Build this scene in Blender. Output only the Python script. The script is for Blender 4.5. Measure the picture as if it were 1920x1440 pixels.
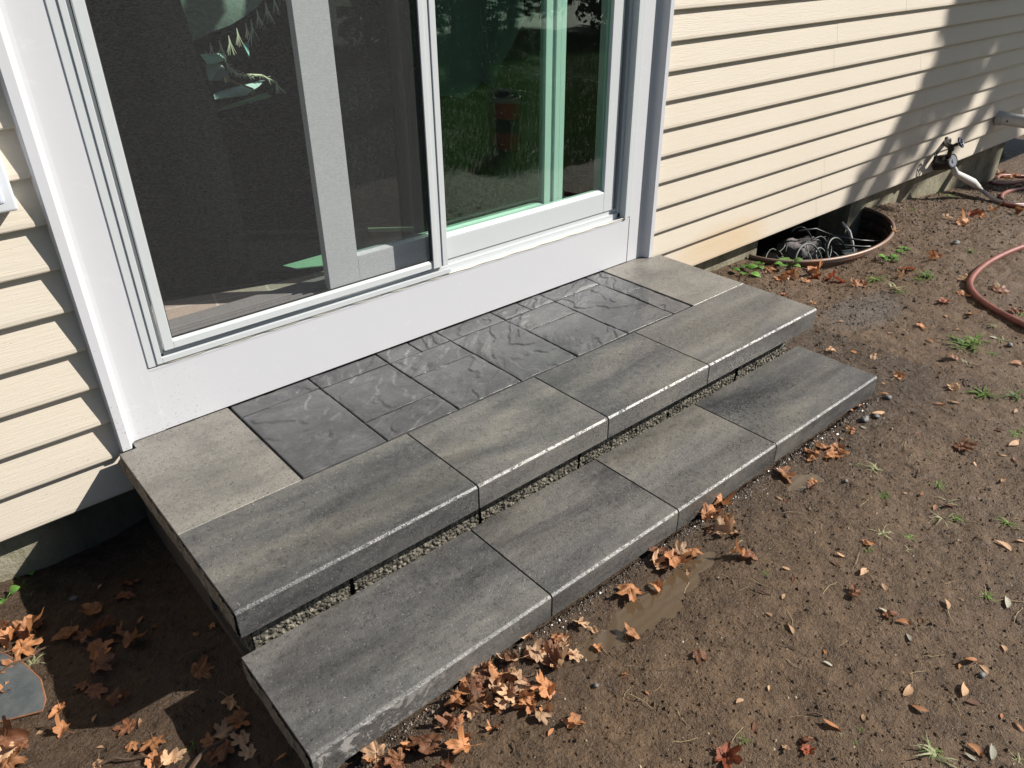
import bpy, math, random
import numpy as np
from mathutils import Vector, Matrix

# ------------------------------------------------------------------ clear
for o in list(bpy.data.objects): bpy.data.objects.remove(o)
SC = bpy.context.scene
COL = SC.collection
R = math.radians
rng = np.random.default_rng(7)
random.seed(7)

# ------------------------------------------------------------------ camera
cam_d = bpy.data.cameras.new('camera'); cam = bpy.data.objects.new('camera', cam_d); COL.objects.link(cam)
cam.location = (-0.2801, -1.1636, 1.1368)
cam.rotation_euler = (1.0421, 0.0072, -0.7129)
cam_d.sensor_width = 36; cam_d.lens = 26.96
cam_d.clip_start = 0.02; cam_d.clip_end = 400
SC.camera = cam
SC.render.resolution_x = 1024; SC.render.resolution_y = 768

# ------------------------------------------------------------------ light
SUN = Vector((1.067, -0.78, 1.0)).normalized()          # towards the sun
sd = bpy.data.lights.new('sun', 'SUN'); sd.energy = 5.0; sd.angle = R(0.53); sd.color = (1.0, 0.955, 0.88)
so = bpy.data.objects.new('sun', sd); COL.objects.link(so)
so.rotation_euler = SUN.to_track_quat('Z', 'Y').to_euler(); so.location = (6, -5, 6)
w = bpy.data.worlds.new('World'); SC.world = w; w.use_nodes = True
nt = w.node_tree; nt.nodes.clear()
sky = nt.nodes.new('ShaderNodeTexSky'); sky.sky_type = 'NISHITA'; sky.sun_disc = False
sky.sun_elevation = math.asin(SUN.z); sky.sun_rotation = math.atan2(SUN.x, SUN.y)
sky.air_density = 1.0; sky.dust_density = 1.0; sky.ozone_density = 1.5
bg = nt.nodes.new('ShaderNodeBackground'); bg.inputs[1].default_value = 0.05
wo = nt.nodes.new('ShaderNodeOutputWorld')
nt.links.new(sky.outputs[0], bg.inputs[0]); nt.links.new(bg.outputs[0], wo.inputs[0])
SC.view_settings.view_transform = 'Standard'; SC.view_settings.look = 'None'
SC.view_settings.exposure = 0.50; SC.view_settings.gamma = 1.0
try:
    SC.cycles.caustics_reflective = True; SC.cycles.blur_glossy = 0.6
    SC.cycles.transparent_max_bounces = 24; SC.cycles.max_bounces = 8
    SC.cycles.sample_clamp_indirect = 3.0
except Exception: pass

# ------------------------------------------------------------------ helpers
def tag(o, label=None, cat=None, group=None, kind=None):
    if label: o['label'] = label
    if cat: o['category'] = cat
    if group: o['group'] = group
    if kind: o['kind'] = kind
    return o

def empty(name, loc=(0, 0, 0), label=None, cat=None, group=None):
    o = bpy.data.objects.new(name, None); COL.objects.link(o); o.location = loc
    o.empty_display_size = 0.05
    return tag(o, label, cat, group)

class MB:
    def __init__(s): s.v = []; s.f = []; s.off = (0, 0, 0)
    def add(s, vs, fs):
        n = len(s.v); s.v += [tuple(v) for v in vs]; s.f += [tuple(i + n for i in f) for f in fs]; return s
    def box(s, x0, x1, y0, y1, z0, z1):
        return s.add([(x0,y0,z0),(x1,y0,z0),(x1,y1,z0),(x0,y1,z0),(x0,y0,z1),(x1,y0,z1),(x1,y1,z1),(x0,y1,z1)],
                     [(0,3,2,1),(4,5,6,7),(0,1,5,4),(1,2,6,5),(2,3,7,6),(3,0,4,7)])
    def prism(s, prof, axis, a, b):
        # prof: list of 2D points; axis 'x': prof=(y,z), 'z': prof=(x,y), 'y': prof=(x,z)
        def P(u, v, t): return {'x': (t, u, v), 'y': (u, t, v), 'z': (u, v, t)}[axis]
        n = len(prof)
        vs = [P(u, v, a) for u, v in prof] + [P(u, v, b) for u, v in prof]
        fs = [(i, (i+1) % n, n + (i+1) % n, n + i) for i in range(n)] + [tuple(range(n-1, -1, -1)), tuple(range(n, 2*n))]
        return s.add(vs, fs)
    def tube(s, pts, r, seg=10, cap=True):
        pts = [Vector(p) for p in pts]; n = len(pts)
        rs = r if isinstance(r, (list, tuple)) else [r]*n
        T = (pts[1]-pts[0]).normalized()
        N = T.orthogonal().normalized(); vs = []
        for i, p in enumerate(pts):
            t = (pts[min(i+1, n-1)] - pts[max(i-1, 0)])
            t = t.normalized() if t.length > 1e-9 else T
            N = (N - t*N.dot(t)).normalized(); B = t.cross(N)
            for k in range(seg):
                a = 2*math.pi*k/seg
                vs.append(p + (N*math.cos(a) + B*math.sin(a))*rs[i])
        fs = [(i*seg+k, i*seg+(k+1) % seg, (i+1)*seg+(k+1) % seg, (i+1)*seg+k) for i in range(n-1) for k in range(seg)]
        if cap: fs += [tuple(range(seg-1, -1, -1)), tuple(range((n-1)*seg, n*seg))]
        return s.add(vs, fs)
    def build(s, name, m=None, parent=None, smooth=False, bevel=0, seg=2, loc=None):
        me = bpy.data.meshes.new(name)
        vs = s.v
        if loc is not None: vs = [(a-loc[0], b-loc[1], c-loc[2]) for a, b, c in vs]
        me.from_pydata(vs, [], s.f); me.update()
        import bmesh
        bm = bmesh.new(); bm.from_mesh(me); bmesh.ops.recalc_face_normals(bm, faces=bm.faces); bm.to_mesh(me); bm.free()
        o = bpy.data.objects.new(name, me); COL.objects.link(o)
        if loc is not None: o.location = loc
        if m: me.materials.append(m)
        if smooth: me.polygons.foreach_set('use_smooth', [True]*len(me.polygons))
        if bevel:
            b = o.modifiers.new('bevel', 'BEVEL'); b.width = bevel; b.segments = seg; b.limit_method = 'ANGLE'; b.angle_limit = R(40)
            b.harden_normals = False
        if parent is not None:
            o.parent = parent
            if parent.type == 'EMPTY': o.location = Vector(o.location) - parent.location
        return o

def npmesh(name, V, F, m=None, smooth=True, parent=None):
    """V (n,3) float array, F (m,4) or (m,3) int array"""
    me = bpy.data.meshes.new(name); V = np.asarray(V, dtype=np.float32); F = np.asarray(F, dtype=np.int32)
    k = F.shape[1]
    me.vertices.add(len(V)); me.vertices.foreach_set('co', V.ravel())
    me.loops.add(F.size); me.loops.foreach_set('vertex_index', F.ravel())
    me.polygons.add(len(F)); me.polygons.foreach_set('loop_start', np.arange(0, F.size, k, dtype=np.int32))
    me.polygons.foreach_set('loop_total', np.full(len(F), k, dtype=np.int32))
    me.update(calc_edges=True); me.validate()
    me.polygons.foreach_set('use_smooth', np.full(len(me.polygons), smooth))
    if m: me.materials.append(m)
    o = bpy.data.objects.new(name, me); COL.objects.link(o)
    if parent is not None: o.parent = parent
    return o

def ss(a, b, x):
    t = np.clip((x-a)/(b-a), 0, 1); return t*t*(3-2*t)
def _h(i, j, seed):
    n = (i*374761393 + j*668265263 + seed*974634777) & 0xffffffff
    n = ((n ^ (n >> 13))*1274126177) & 0xffffffff
    return ((n ^ (n >> 16)) & 0xffff)/65535.0
def vnoise(x, y, seed=0):
    x = np.asarray(x, dtype=np.float64); y = np.asarray(y, dtype=np.float64)
    i = np.floor(x).astype(np.int64); j = np.floor(y).astype(np.int64); u = x-i; v = y-j
    u = u*u*(3-2*u); v = v*v*(3-2*v)
    a = _h(i, j, seed); b = _h(i+1, j, seed); c = _h(i, j+1, seed); d = _h(i+1, j+1, seed)
    return (a*(1-u)+b*u)*(1-v)+(c*(1-u)+d*u)*v*1.0
def fbm(x, y, seed=0, octv=4, gain=.5):
    s = 0; a = 1; t = 0
    for k in range(octv):
        s = s+a*vnoise(x*2**k+k*17.3, y*2**k-k*9.1, seed+k); t += a; a *= gain
    return s/t*2-1

# ------------------------------------------------------------------ materials
class NT:
    def __init__(s, name):
        s.m = bpy.data.materials.new(name); s.m.use_nodes = True; s.t = s.m.node_tree; s.t.nodes.clear()
        s.out = s.n('ShaderNodeOutputMaterial'); s.b = s.n('ShaderNodeBsdfPrincipled')
        s.l(s.b.outputs[0], s.out.inputs[0])
    def n(s, ty, **k):
        x = s.t.nodes.new(ty)
        for a, v in k.items(): setattr(x, a, v)
        return x
    def l(s, a, b): s.t.links.new(a, b)
    def coord(s, kind='Object', scale=(1, 1, 1), rot=(0, 0, 0), rnd=False):
        c = s.n('ShaderNodeTexCoord'); mp = s.n('ShaderNodeMapping')
        mp.inputs['Scale'].default_value = scale; mp.inputs['Rotation'].default_value = rot
        if kind == 'World':
            g = s.n('ShaderNodeNewGeometry'); src = g.outputs['Position']
        else: src = c.outputs[kind]
        if rnd:
            oi = s.n('ShaderNodeObjectInfo'); mu = s.n('ShaderNodeVectorMath', operation='SCALE')
            cb = s.n('ShaderNodeCombineXYZ'); s.l(oi.outputs['Random'], cb.inputs[0]); s.l(oi.outputs['Random'], cb.inputs[1])
            s.l(cb.outputs[0], mu.inputs[0]); mu.inputs['Scale'].default_value = 37.0
            ad = s.n('ShaderNodeVectorMath', operation='ADD'); s.l(src, ad.inputs[0]); s.l(mu.outputs[0], ad.inputs[1]); src = ad.outputs[0]
        s.l(src, mp.inputs[0]); return mp.outputs[0]
    def noise(s, vec, scale, detail=4, rough=.55, dist=0):
        x = s.n('ShaderNodeTexNoise'); x.inputs['Scale'].default_value = scale; x.inputs['Detail'].default_value = detail
        x.inputs['Roughness'].default_value = rough; x.inputs['Distortion'].default_value = dist
        s.l(vec, x.inputs['Vector']); return x.outputs['Fac']
    def vor(s, vec, scale, out='Distance', feature='F1'):
        x = s.n('ShaderNodeTexVoronoi'); x.feature = feature; x.inputs['Scale'].default_value = scale; s.l(vec, x.inputs['Vector']); return x.outputs[out]
    def ramp(s, fac, stops, interp='LINEAR'):
        r = s.n('ShaderNodeValToRGB'); r.color_ramp.interpolation = interp; e = r.color_ramp.elements
        while len(e) < len(stops): e.new(.5)
        for q, (p, c) in zip(e, stops):
            q.position = p; q.color = (c, c, c, 1) if isinstance(c, (int, float)) else (*c, 1)
        s.l(fac, r.inputs[0]); return r.outputs[0]
    def mix(s, fac, a, b, mode='MIX'):
        x = s.n('ShaderNodeMix'); x.data_type = 'RGBA'; x.blend_type = mode
        for sock, v in ((x.inputs[0], fac), (x.inputs[6], a), (x.inputs[7], b)):
            if isinstance(v, (int, float)): sock.default_value = v if sock is x.inputs[0] else (v, v, v, 1)
            elif isinstance(v, tuple): sock.default_value = (*v, 1)
            else: s.l(v, sock)
        return x.outputs[2]
    def math(s, op, a, b=0.0, clamp=False):
        x = s.n('ShaderNodeMath', operation=op); x.use_clamp = clamp
        for i, v in enumerate((a, b)):
            if isinstance(v, (int, float)): x.inputs[i].default_value = v
            else: s.l(v, x.inputs[i])
        return x.outputs[0]
    def bump(s, h, strength=.5, dist=.01, normal=None):
        x = s.n('ShaderNodeBump'); x.inputs['Strength'].default_value = strength; x.inputs['Distance'].default_value = dist
        s.l(h, x.inputs['Height'])
        if normal is not None: s.l(normal, x.inputs['Normal'])
        return x.outputs[0]
    def set(s, color=None, rough=None, normal=None, metal=None, spec=None):
        for k, v in (('Base Color', color), ('Roughness', rough), ('Normal', normal), ('Metallic', metal), ('Specular IOR Level', spec)):
            if v is None: continue
            i = s.b.inputs[k]
            if isinstance(v, (int, float)): i.default_value = v
            elif isinstance(v, tuple): i.default_value = (*v, 1)
            else: s.l(v, i)
        return s.m

def plain(name, col, rough=.5, metal=0, bumpy=0, bscale=60, var=.15):
    t = NT(name); v = t.coord('Object')
    n_ = t.noise(v, bscale*.3, 5)
    c = t.mix(n_, tuple(max(0, a*(1-var)) for a in col), tuple(min(1, a*(1+var)) for a in col))
    nb = t.bump(t.noise(v, bscale, 4), bumpy, .004) if bumpy else None
    return t.set(c, rough, nb, metal)

def m_concrete(name, dark, mid, light, tan, wet=.5, streak=(.8, 4.2, 4.2), splash=False):
    t = NT(name)
    v = t.coord('Object', rnd=True); vw = t.coord('World')
    big = t.noise(t.coord('Object', streak, rnd=True), 1.6, 5, .58, .5)
    med = t.noise(t.coord('Object', (1, 1.7, 1.7), rnd=True), 11, 9, .78, .2)
    fine = t.noise(v, 150, 4, .75)
    f = t.math('ADD', t.math('MULTIPLY', big, .74), t.math('MULTIPLY', med, .26))
    c = t.ramp(f, [(.36, dark), (.45, mid), (.54, light), (.66, tan)])
    gr = t.noise(v, 55, 7, .8)
    c = t.mix(t.math('MULTIPLY', t.ramp(gr, [(.54, 0), (.64, 1)]), .38), c, tan)
    c = t.mix(t.ramp(gr, [(.36, .5), (.46, 0)]), c, tuple(a*.55 for a in dark))
    c = t.mix(t.ramp(fine, [(.34, .8), (.42, 0)]), c, .018)
    c = t.mix(t.math('MULTIPLY', t.ramp(t.noise(v, 240, 2, .6), [(.67, 0), (.72, 1)]), .6), c, (.50,.47,.42))
    # damp patches: darker and glossier
    dn = t.noise(t.coord('Object', (1, 2.6, 1), rnd=True), 2.1, 5, .62, .4)
    damp = t.ramp(dn, [(.56-.12*wet, 0), (.70-.10*wet, 1)])
    c = t.mix(t.math('MULTIPLY', damp, .42), c, tuple(a*.45 for a in mid))
    if splash:
        g = t.n('ShaderNodeNewGeometry'); sx = t.n('ShaderNodeSeparateXYZ'); t.l(g.outputs['Position'], sx.inputs[0])
        sp = t.noise(t.coord('World', (1, 1, 1), (0, .6, 0)), 26, 6, .7, .8)
        k = t.math('MULTIPLY', t.math('LESS_THAN', sx.outputs['Y'], -.2585), t.ramp(sx.outputs['X'], [(.10, 1), (.42, 0)]))
        c = t.mix(t.math('MULTIPLY', t.math('MULTIPLY', k, t.ramp(sp, [(.52, 0), (.57, 1)])), .75), c, (.42,.40,.38))
    rgh = t.math('SUBTRACT', t.ramp(t.noise(v, 30, 4, .7), [(.3, .38), (.7, .58)]), t.math('MULTIPLY', damp, .32))
    gn = t.n('ShaderNodeNewGeometry'); sn = t.n('ShaderNodeSeparateXYZ'); t.l(gn.outputs['True Normal'], sn.inputs[0])
    nose = t.math('MULTIPLY', t.math('LESS_THAN', sn.outputs['Y'], -.5), t.math('GREATER_THAN', sn.outputs['Z'], .5))   # smooth pressed nosing
    rgh = t.mix(nose, rgh, .34)
    pit = t.ramp(t.noise(v, 85, 4, .75), [(.30, 0), (.45, 1)])
    h = t.math('ADD', t.math('MULTIPLY', fine, .9), t.math('MULTIPLY', pit, .9))
    return t.set(c, rgh, t.bump(h, .50, .0024), spec=.6)

SLAB = [m_concrete('slab_concrete_dark', (.040,.040,.042), (.080,.079,.079), (.130,.124,.115), (.190,.176,.150), .9),
        m_concrete('slab_concrete_warm', (.060,.058,.058), (.100,.096,.093), (.150,.142,.130), (.210,.193,.163), .85),
        m_concrete('slab_concrete_tan',  (.120,.113,.105), (.178,.167,.150), (.222,.206,.182), (.265,.244,.210), .3, (2, 2.5, 2.5)),
        m_concrete('slab_concrete_splashed', (.040,.040,.042), (.088,.086,.085), (.135,.130,.124), (.200,.187,.165), .6, splash=True)]

def m_slate():
    t = NT('slate_paver'); v = t.coord('Object', rnd=True)
    n1 = t.noise(t.coord('Object', (1, 1.5, 1), (0, 0, .5), rnd=True), 6, 8, .6, .8)
    c = t.ramp(n1, [(.3, (.062,.062,.065)), (.5, (.085,.084,.087)), (.68, (.115,.113,.113))])
    c = t.mix(t.math('MULTIPLY', t.ramp(t.noise(v, 26, 8, .8), [(.52, 0), (.66, 1)]), .35), c, (.22,.21,.205))
    c = t.mix(t.ramp(t.noise(v, 120, 4, .7), [(.3, .5), (.42, 0)]), c, (.03,.03,.032))
    nb = t.bump(t.noise(v, 260, 3, .7), .30, .0010)
    r = t.ramp(t.noise(v, 6, 4), [(.4, .22), (.65, .42)])
    return t.set(c, r, nb, spec=.5)
SLATE = m_slate()

def m_splitface():
    t = NT('slab_split_side'); v = t.coord('World', (1, 1, 1))
    w_ = t.coord('World', (1, 34, 9), (.55, 0, 0))
    g = t.noise(w_, 1.6, 4, .6, .4)
    c = t.mix(t.noise(v, 14, 5), (.17,.135,.10), (.30,.255,.20))
    c = t.mix(t.ramp(g, [(.3, .7), (.5, 0)]), c, (.03,.026,.022))
    return t.set(c, .85, t.bump(g, 1.0, .006))

def m_rubble():
    t = NT('rough_base_concrete'); v = t.coord('World')
    vo = t.vor(v, 110); n_ = t.noise(v, 60, 5, .7)
    c = t.ramp(n_, [(.38, (.06,.055,.042)), (.52, (.17,.155,.12)), (.68, (.40,.36,.29))])
    c = t.mix(t.ramp(t.noise(v, 95, 3), [(.38, .85), (.5, 0)]), c, (.05,.045,.035))
    return t.set(c, .9, t.bump(t.math('SUBTRACT', n_, vo), 1.0, .012))
RUB = m_rubble()

def m_vinyl(name, col=(.585,.59,.62), dirt=1.0):
    t = NT(name); v = t.coord('World')
    sp = t.noise(t.coord('World', (140, 140, 380)), 1.0, 2, .5)
    g = t.n('ShaderNodeNewGeometry'); sx = t.n('ShaderNodeSeparateXYZ'); t.l(g.outputs['Position'], sx.inputs[0])
    low = t.ramp(sx.outputs['Z'], [(0.0, 1), (.55, 0.0)])
    left = t.ramp(sx.outputs['X'], [(.05, 1), (.7, .12)])
    am = t.math('MULTIPLY', t.math('MULTIPLY', low, left), dirt)
    th = t.math('SUBTRACT', sp, t.math('SUBTRACT', .79, t.math('MULTIPLY', am, .175)))
    fl = t.math('MULTIPLY', th, 14, True)
    c = t.mix(t.math('MULTIPLY', t.noise(v, 3, 5), .25), col, tuple(a*.9 for a in col))
    c = t.mix(t.math('MULTIPLY', fl, .6), c, (.16,.13,.10))
    c = t.mix(t.math('MULTIPLY', t.ramp(t.noise(t.coord('World', (3, 3, 4)), 4, 8, .7, 1.4), [(.60, 0), (.68, 1)]), .16), c, (.80,.80,.80))
    return t.set(c, .34, t.bump(t.noise(v, 25, 2), .03, .01), spec=.4)
VINYL = m_vinyl('white_vinyl'); VINYL2 = m_vinyl('white_frame', (.55,.575,.59), .35)
GREYV = plain('grey_track_vinyl', (.30,.29,.285), .5)
TRACKD = plain('dark_track', (.03,.03,.03), .5)

def m_siding():
    t = NT('cream_siding')
    gr = t.noise(t.coord('World', (4, 1, 90)), 1.7, 4, .6, 1.6)
    v = t.coord('World')
    g = t.n('ShaderNodeNewGeometry'); sx = t.n('ShaderNodeSeparateXYZ'); t.l(g.outputs['Position'], sx.inputs[0])
    c = t.mix(t.noise(v, 2.2, 4), (.565,.500,.410), (.615,.555,.468))
    # rusty orange stain at the foot of the wall beside the steps
    dx = t.math('SUBTRACT', sx.outputs['X'], 2.62); dx = t.math('MULTIPLY', dx, dx)
    dz = t.math('ADD', sx.outputs['Z'], .085); dz = t.math('MULTIPLY', t.math('MULTIPLY', dz, dz), 45)
    e = t.math('ADD', t.math('MULTIPLY', dx, 4.2), dz)
    st = t.ramp(t.math('ADD', e, t.math('MULTIPLY', t.noise(v, 5, 4), .5)), [(.25, 1), (.95, 0)])
    c = t.mix(t.math('MULTIPLY', st, .55), c, (.56,.39,.20))
    sp = t.noise(t.coord('World', (130, 130, 330)), 1.0, 2, .5)
    low = t.ramp(sx.outputs['Z'], [(0.0, 1), (.9, 0.25)]); left = t.ramp(sx.outputs['X'], [(.0, 1), (.6, .15)])
    th = t.math('SUBTRACT', sp, t.math('SUBTRACT', .79, t.math('MULTIPLY', t.math('MULTIPLY', low, left), .115)))
    c = t.mix(t.math('MULTIPLY', t.math('MULTIPLY', th, 14, True), .6), c, (.15,.11,.08))
    return t.set(c, .5, t.bump(gr, .32, .004), spec=.3)
SIDING = m_siding()

def m_found():
    t = NT('foundation_concrete'); v = t.coord('World')
    n_ = t.noise(v, 6, 7, .7); s_ = t.noise(t.coord('World', (5, 5, 1)), 4, 5, .6)
    c = t.ramp(n_, [(.3, (.12,.105,.07)), (.5, (.26,.235,.165)), (.7, (.38,.35,.26))])
    c = t.mix(t.ramp(s_, [(.5, 0), (.7, .6)]), c, (.10,.11,.055))
    g = t.n('ShaderNodeNewGeometry'); sx = t.n('ShaderNodeSeparateXYZ'); t.l(g.outputs['Position'], sx.inputs[0])
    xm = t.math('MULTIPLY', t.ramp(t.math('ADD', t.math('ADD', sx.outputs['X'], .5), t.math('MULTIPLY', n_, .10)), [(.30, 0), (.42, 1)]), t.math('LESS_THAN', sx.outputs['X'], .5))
    c = t.mix(t.math('MULTIPLY', xm, .8), c, (.03,.027,.02))      # shade beside the steps, darkened into the concrete colour
    return t.set(c, .9, t.bump(t.noise(v, 50, 6, .7), .8, .008))
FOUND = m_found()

def m_mud():
    t = NT('mud_ground'); v = t.coord('World')
    g = t.n('ShaderNodeNewGeometry'); sx = t.n('ShaderNodeSeparateXYZ'); t.l(g.outputs['Position'], sx.inputs[0])
    X, Y, Z = sx.outputs
    n1 = t.noise(v, 1.6, 6, .6); n2 = t.noise(v, 22, 6, .72, .4); n3 = t.noise(v, 160, 4, .7); n4 = t.noise(v, 60, 5, .7, .8)
    c = t.mix(t.ramp(n2, [(.3, 0), (.7, 1)]), (.066,.038,.020), (.172,.108,.060))
    # drier towards the yard (wetting beside the steps)
    dry = t.math('ADD', t.math('MULTIPLY', X, .35), t.math('MULTIPLY', Y, -.9))
    dry = t.ramp(t.math('ADD', dry, t.math('MULTIPLY', n1, .9)), [(1.05, 0), (2.1, 1)])
    c = t.mix(t.math('MULTIPLY', dry, .85), c, t.mix(t.ramp(n4, [(.3, 0), (.7, 1)]), (.115,.070,.036), (.310,.208,.118)))
    c = t.mix(t.ramp(n3, [(.28, .6), (.46, 0)]), c, (.035,.024,.017))
    c = t.mix(t.math('MULTIPLY', t.ramp(n3, [(.6, 0), (.72, 1)]), .35), c, (.27,.21,.15))
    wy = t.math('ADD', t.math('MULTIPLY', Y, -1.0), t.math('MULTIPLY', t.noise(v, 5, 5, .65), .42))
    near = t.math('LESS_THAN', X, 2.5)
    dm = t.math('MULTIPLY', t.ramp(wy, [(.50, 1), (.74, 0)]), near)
    dm = t.math('MAXIMUM', dm, t.math('MULTIPLY', t.ramp(t.math('ADD', X, t.math('MULTIPLY', n2, .12)), [(.0, 1), (.16, 0)]), 1.0))  # left of the steps: wet mud, also darkened to deepen the shade
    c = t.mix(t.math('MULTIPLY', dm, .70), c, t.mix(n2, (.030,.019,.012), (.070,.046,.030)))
    # patch of dark grey stone dust beside the upper step
    dx = t.math('SUBTRACT', X, 2.80); dy = t.math('SUBTRACT', Y, .12)
    e = t.math('ADD', t.math('MULTIPLY', t.math('MULTIPLY', dx, dx), 5), t.math('MULTIPLY', t.math('MULTIPLY', dy, dy), 22))
    pt = t.ramp(t.math('ADD', e, t.math('MULTIPLY', n4, .9)), [(.5, 1), (.95, 0)])
    c = t.mix(t.math('MULTIPLY', pt, .5), c, t.mix(n3, (.05,.052,.055), (.16,.16,.16)))
    # lawn soil further out
    c = t.mix(t.math('MULTIPLY', t.math('GREATER_THAN', t.math('ADD', t.math('MULTIPLY', Y, -1.0), t.math('MULTIPLY', n1, .7)), 1.9), .8), c, t.mix(n2, (.03,.07,.015), (.07,.13,.03)))
    wet = t.ramp(t.math('ADD', dry, t.math('MULTIPLY', t.noise(v, 9, 4), .5)), [(.25, .42), (.75, .80)])
    wet = t.math('SUBTRACT', wet, t.math('MULTIPLY', dm, .12))
    h = t.math('ADD', t.math('MULTIPLY', n3, .5), t.math('ADD', t.math('MULTIPLY', n4, .9), t.math('MULTIPLY', n2, .9)))
    return t.set(c, wet, t.bump(h, 1.0, .010), spec=.4)
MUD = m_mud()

def m_puddle():
    t = NT('muddy_water'); v = t.coord('World')
    c = t.mix(t.noise(v, 8, 3), (.080,.053,.030), (.105,.072,.043))
    return t.set(c, .06, t.bump(t.noise(v, 14, 2), .05, .004), spec=.6)

def m_glass(name, tint, k=1.0):
    t = NT(name); t.t.nodes.remove(t.b)
    tr = t.n('ShaderNodeBsdfTransparent'); tr.inputs[0].default_value = (*tint, 1)
    gl = t.n('ShaderNodeBsdfGlossy'); gl.inputs['Roughness'].default_value = 0.0; gl.inputs[0].default_value = (.85,.95,.88,1)
    gn = t.n('ShaderNodeNewGeometry'); dt = t.n('ShaderNodeVectorMath', operation='DOT_PRODUCT')
    t.l(gn.outputs['Normal'], dt.inputs[0]); t.l(gn.outputs['Incoming'], dt.inputs[1])
    c = t.math('SUBTRACT', 1.0, t.math('ABSOLUTE', dt.outputs['Value']))            # Schlick, the same from both sides of the pane
    f = t.math('MULTIPLY', t.math('ADD', .04, t.math('MULTIPLY', t.math('POWER', c, 5.0), .96)), 2.3*k, True)
    mx = t.n('ShaderNodeMixShader'); t.l(f, mx.inputs[0]); t.l(tr.outputs[0], mx.inputs[1]); t.l(gl.outputs[0], mx.inputs[2])
    # dust and dried droplets on the pane
    df = t.n('ShaderNodeBsdfDiffuse'); df.inputs[0].default_value = (.5,.5,.48,1)
    v = t.coord('World')
    d = t.ramp(t.noise(v, 230, 2, .5), [(.72, 0), (.78, .5)])
    m2 = t.n('ShaderNodeMixShader'); t.l(t.math('ADD', d, .004), m2.inputs[0]); t.l(mx.outputs[0], m2.inputs[1]); t.l(df.outputs[0], m2.inputs[2])
    t.l(m2.outputs[0], t.out.inputs[0]); return t.m
GLASS = m_glass('green_glass', (.76,.99,.86)); GLASS2 = m_glass('inner_glass', (.80,.97,.88))

def m_screen():
    t = NT('insect_screen'); t.t.nodes.remove(t.b)
    tr = t.n('ShaderNodeBsdfTransparent'); df = t.n('ShaderNodeBsdfDiffuse'); df.inputs[0].default_value = (.10,.10,.103,1)
    n_ = t.noise(t.coord('World', (120, 1, 520)), 1.0, 2, .6)
    f = t.ramp(n_, [(.3, .16), (.7, .36)])
    mx = t.n('ShaderNodeMixShader'); t.l(f, mx.inputs[0]); t.l(tr.outputs[0], mx.inputs[1]); t.l(df.outputs[0], mx.inputs[2])
    t.l(mx.outputs[0], t.out.inputs[0]); return t.m
SCREEN = m_screen()

def m_leaf(name, c1, c2, rough=.45):
    t = NT(name); v = t.coord('Object', rnd=True)
    c = t.mix(t.ramp(t.noise(v, 60, 5, .65), [(.3, 0), (.7, 1)]), c1, c2)
    c = t.mix(t.ramp(t.noise(v, 130, 3), [(.3, .5), (.42, 0)]), c, tuple(a*.35 for a in c1))
    oi = t.n('ShaderNodeObjectInfo'); hs = t.n('ShaderNodeHueSaturation')
    t.l(t.math('ADD', t.math('MULTIPLY', oi.outputs['Random'], .6), .68), hs.inputs['Value'])
    t.l(c, hs.inputs['Color'])
    t.set(hs.outputs[0], rough, t.bump(t.noise(v, 90, 4), .5, .002), spec=.4)
    tl = t.n('ShaderNodeBsdfTranslucent'); t.l(hs.outputs[0], tl.inputs[0])
    mx = t.n('ShaderNodeMixShader'); mx.inputs[0].default_value = .22
    t.l(t.b.outputs[0], mx.inputs[1]); t.l(tl.outputs[0], mx.inputs[2]); t.l(mx.outputs[0], t.out.inputs[0]); return t.m
LEAFM = {'orange': m_leaf('leaf_orange', (.34,.115,.035), (.60,.31,.15)), 'tan': m_leaf('leaf_tan', (.50,.29,.16), (.66,.43,.26)),
         'dark': m_leaf('leaf_dark', (.13,.055,.028), (.28,.12,.06)), 'red': m_leaf('leaf_red', (.30,.06,.025), (.45,.14,.06)),
         'pale': m_leaf('leaf_pale', (.38,.36,.27), (.56,.53,.42))}
GRASSM = m_leaf('grass_blade', (.10,.19,.03), (.22,.34,.08)); GRASSP = m_leaf('grass_pale', (.36,.38,.18), (.52,.50,.30))
BROADM = m_leaf('weed_leaf', (.08,.20,.035), (.19,.36,.08), .4); LAWNM = m_leaf('lawn_blade', (.055,.15,.018), (.13,.27,.045))
# leaf and weed places (x, y, size)
PILE = [(0.511,-0.306,0.055),(0.466,-0.291,0.042),(0.446,-0.324,0.041),(0.41,-0.274,0.045),(0.375,-0.298,0.061),(0.363,-0.264,0.041),(0.303,-0.293,0.044),(0.328,-0.321,0.052),(0.35,-0.317,0.036),(0.398,-0.353,0.044),(0.389,-0.328,0.036),(0.435,-0.35,0.037),(0.423,-0.375,0.04),(0.469,-0.392,0.057),(0.423,-0.398,0.032),(0.545,-0.361,0.054),(0.589,-0.327,0.043),(0.58,-0.359,0.038),(0.581,-0.307,0.026),(0.52,-0.26,0.026),(0.254,-0.316,0.044),(0.275,-0.33,0.036),(0.205,-0.341,0.078),(0.255,-0.385,0.047),(0.123,-0.275,0.051),(0.135,-0.308,0.043),(0.181,-0.308,0.031),(0.464,-0.481,0.036),(0.417,-0.426,0.036),(0.325,-0.389,0.02),(0.404,-0.311,0.033),(0.439,-0.299,0.037),(0.336,-0.287,0.036),(0.551,-0.321,0.034),(0.149,-0.317,0.035),(0.209,-0.389,0.027),(0.373,-0.36,0.028),(0.369,-0.281,0.033),(0.367,-0.332,0.032)]
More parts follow.
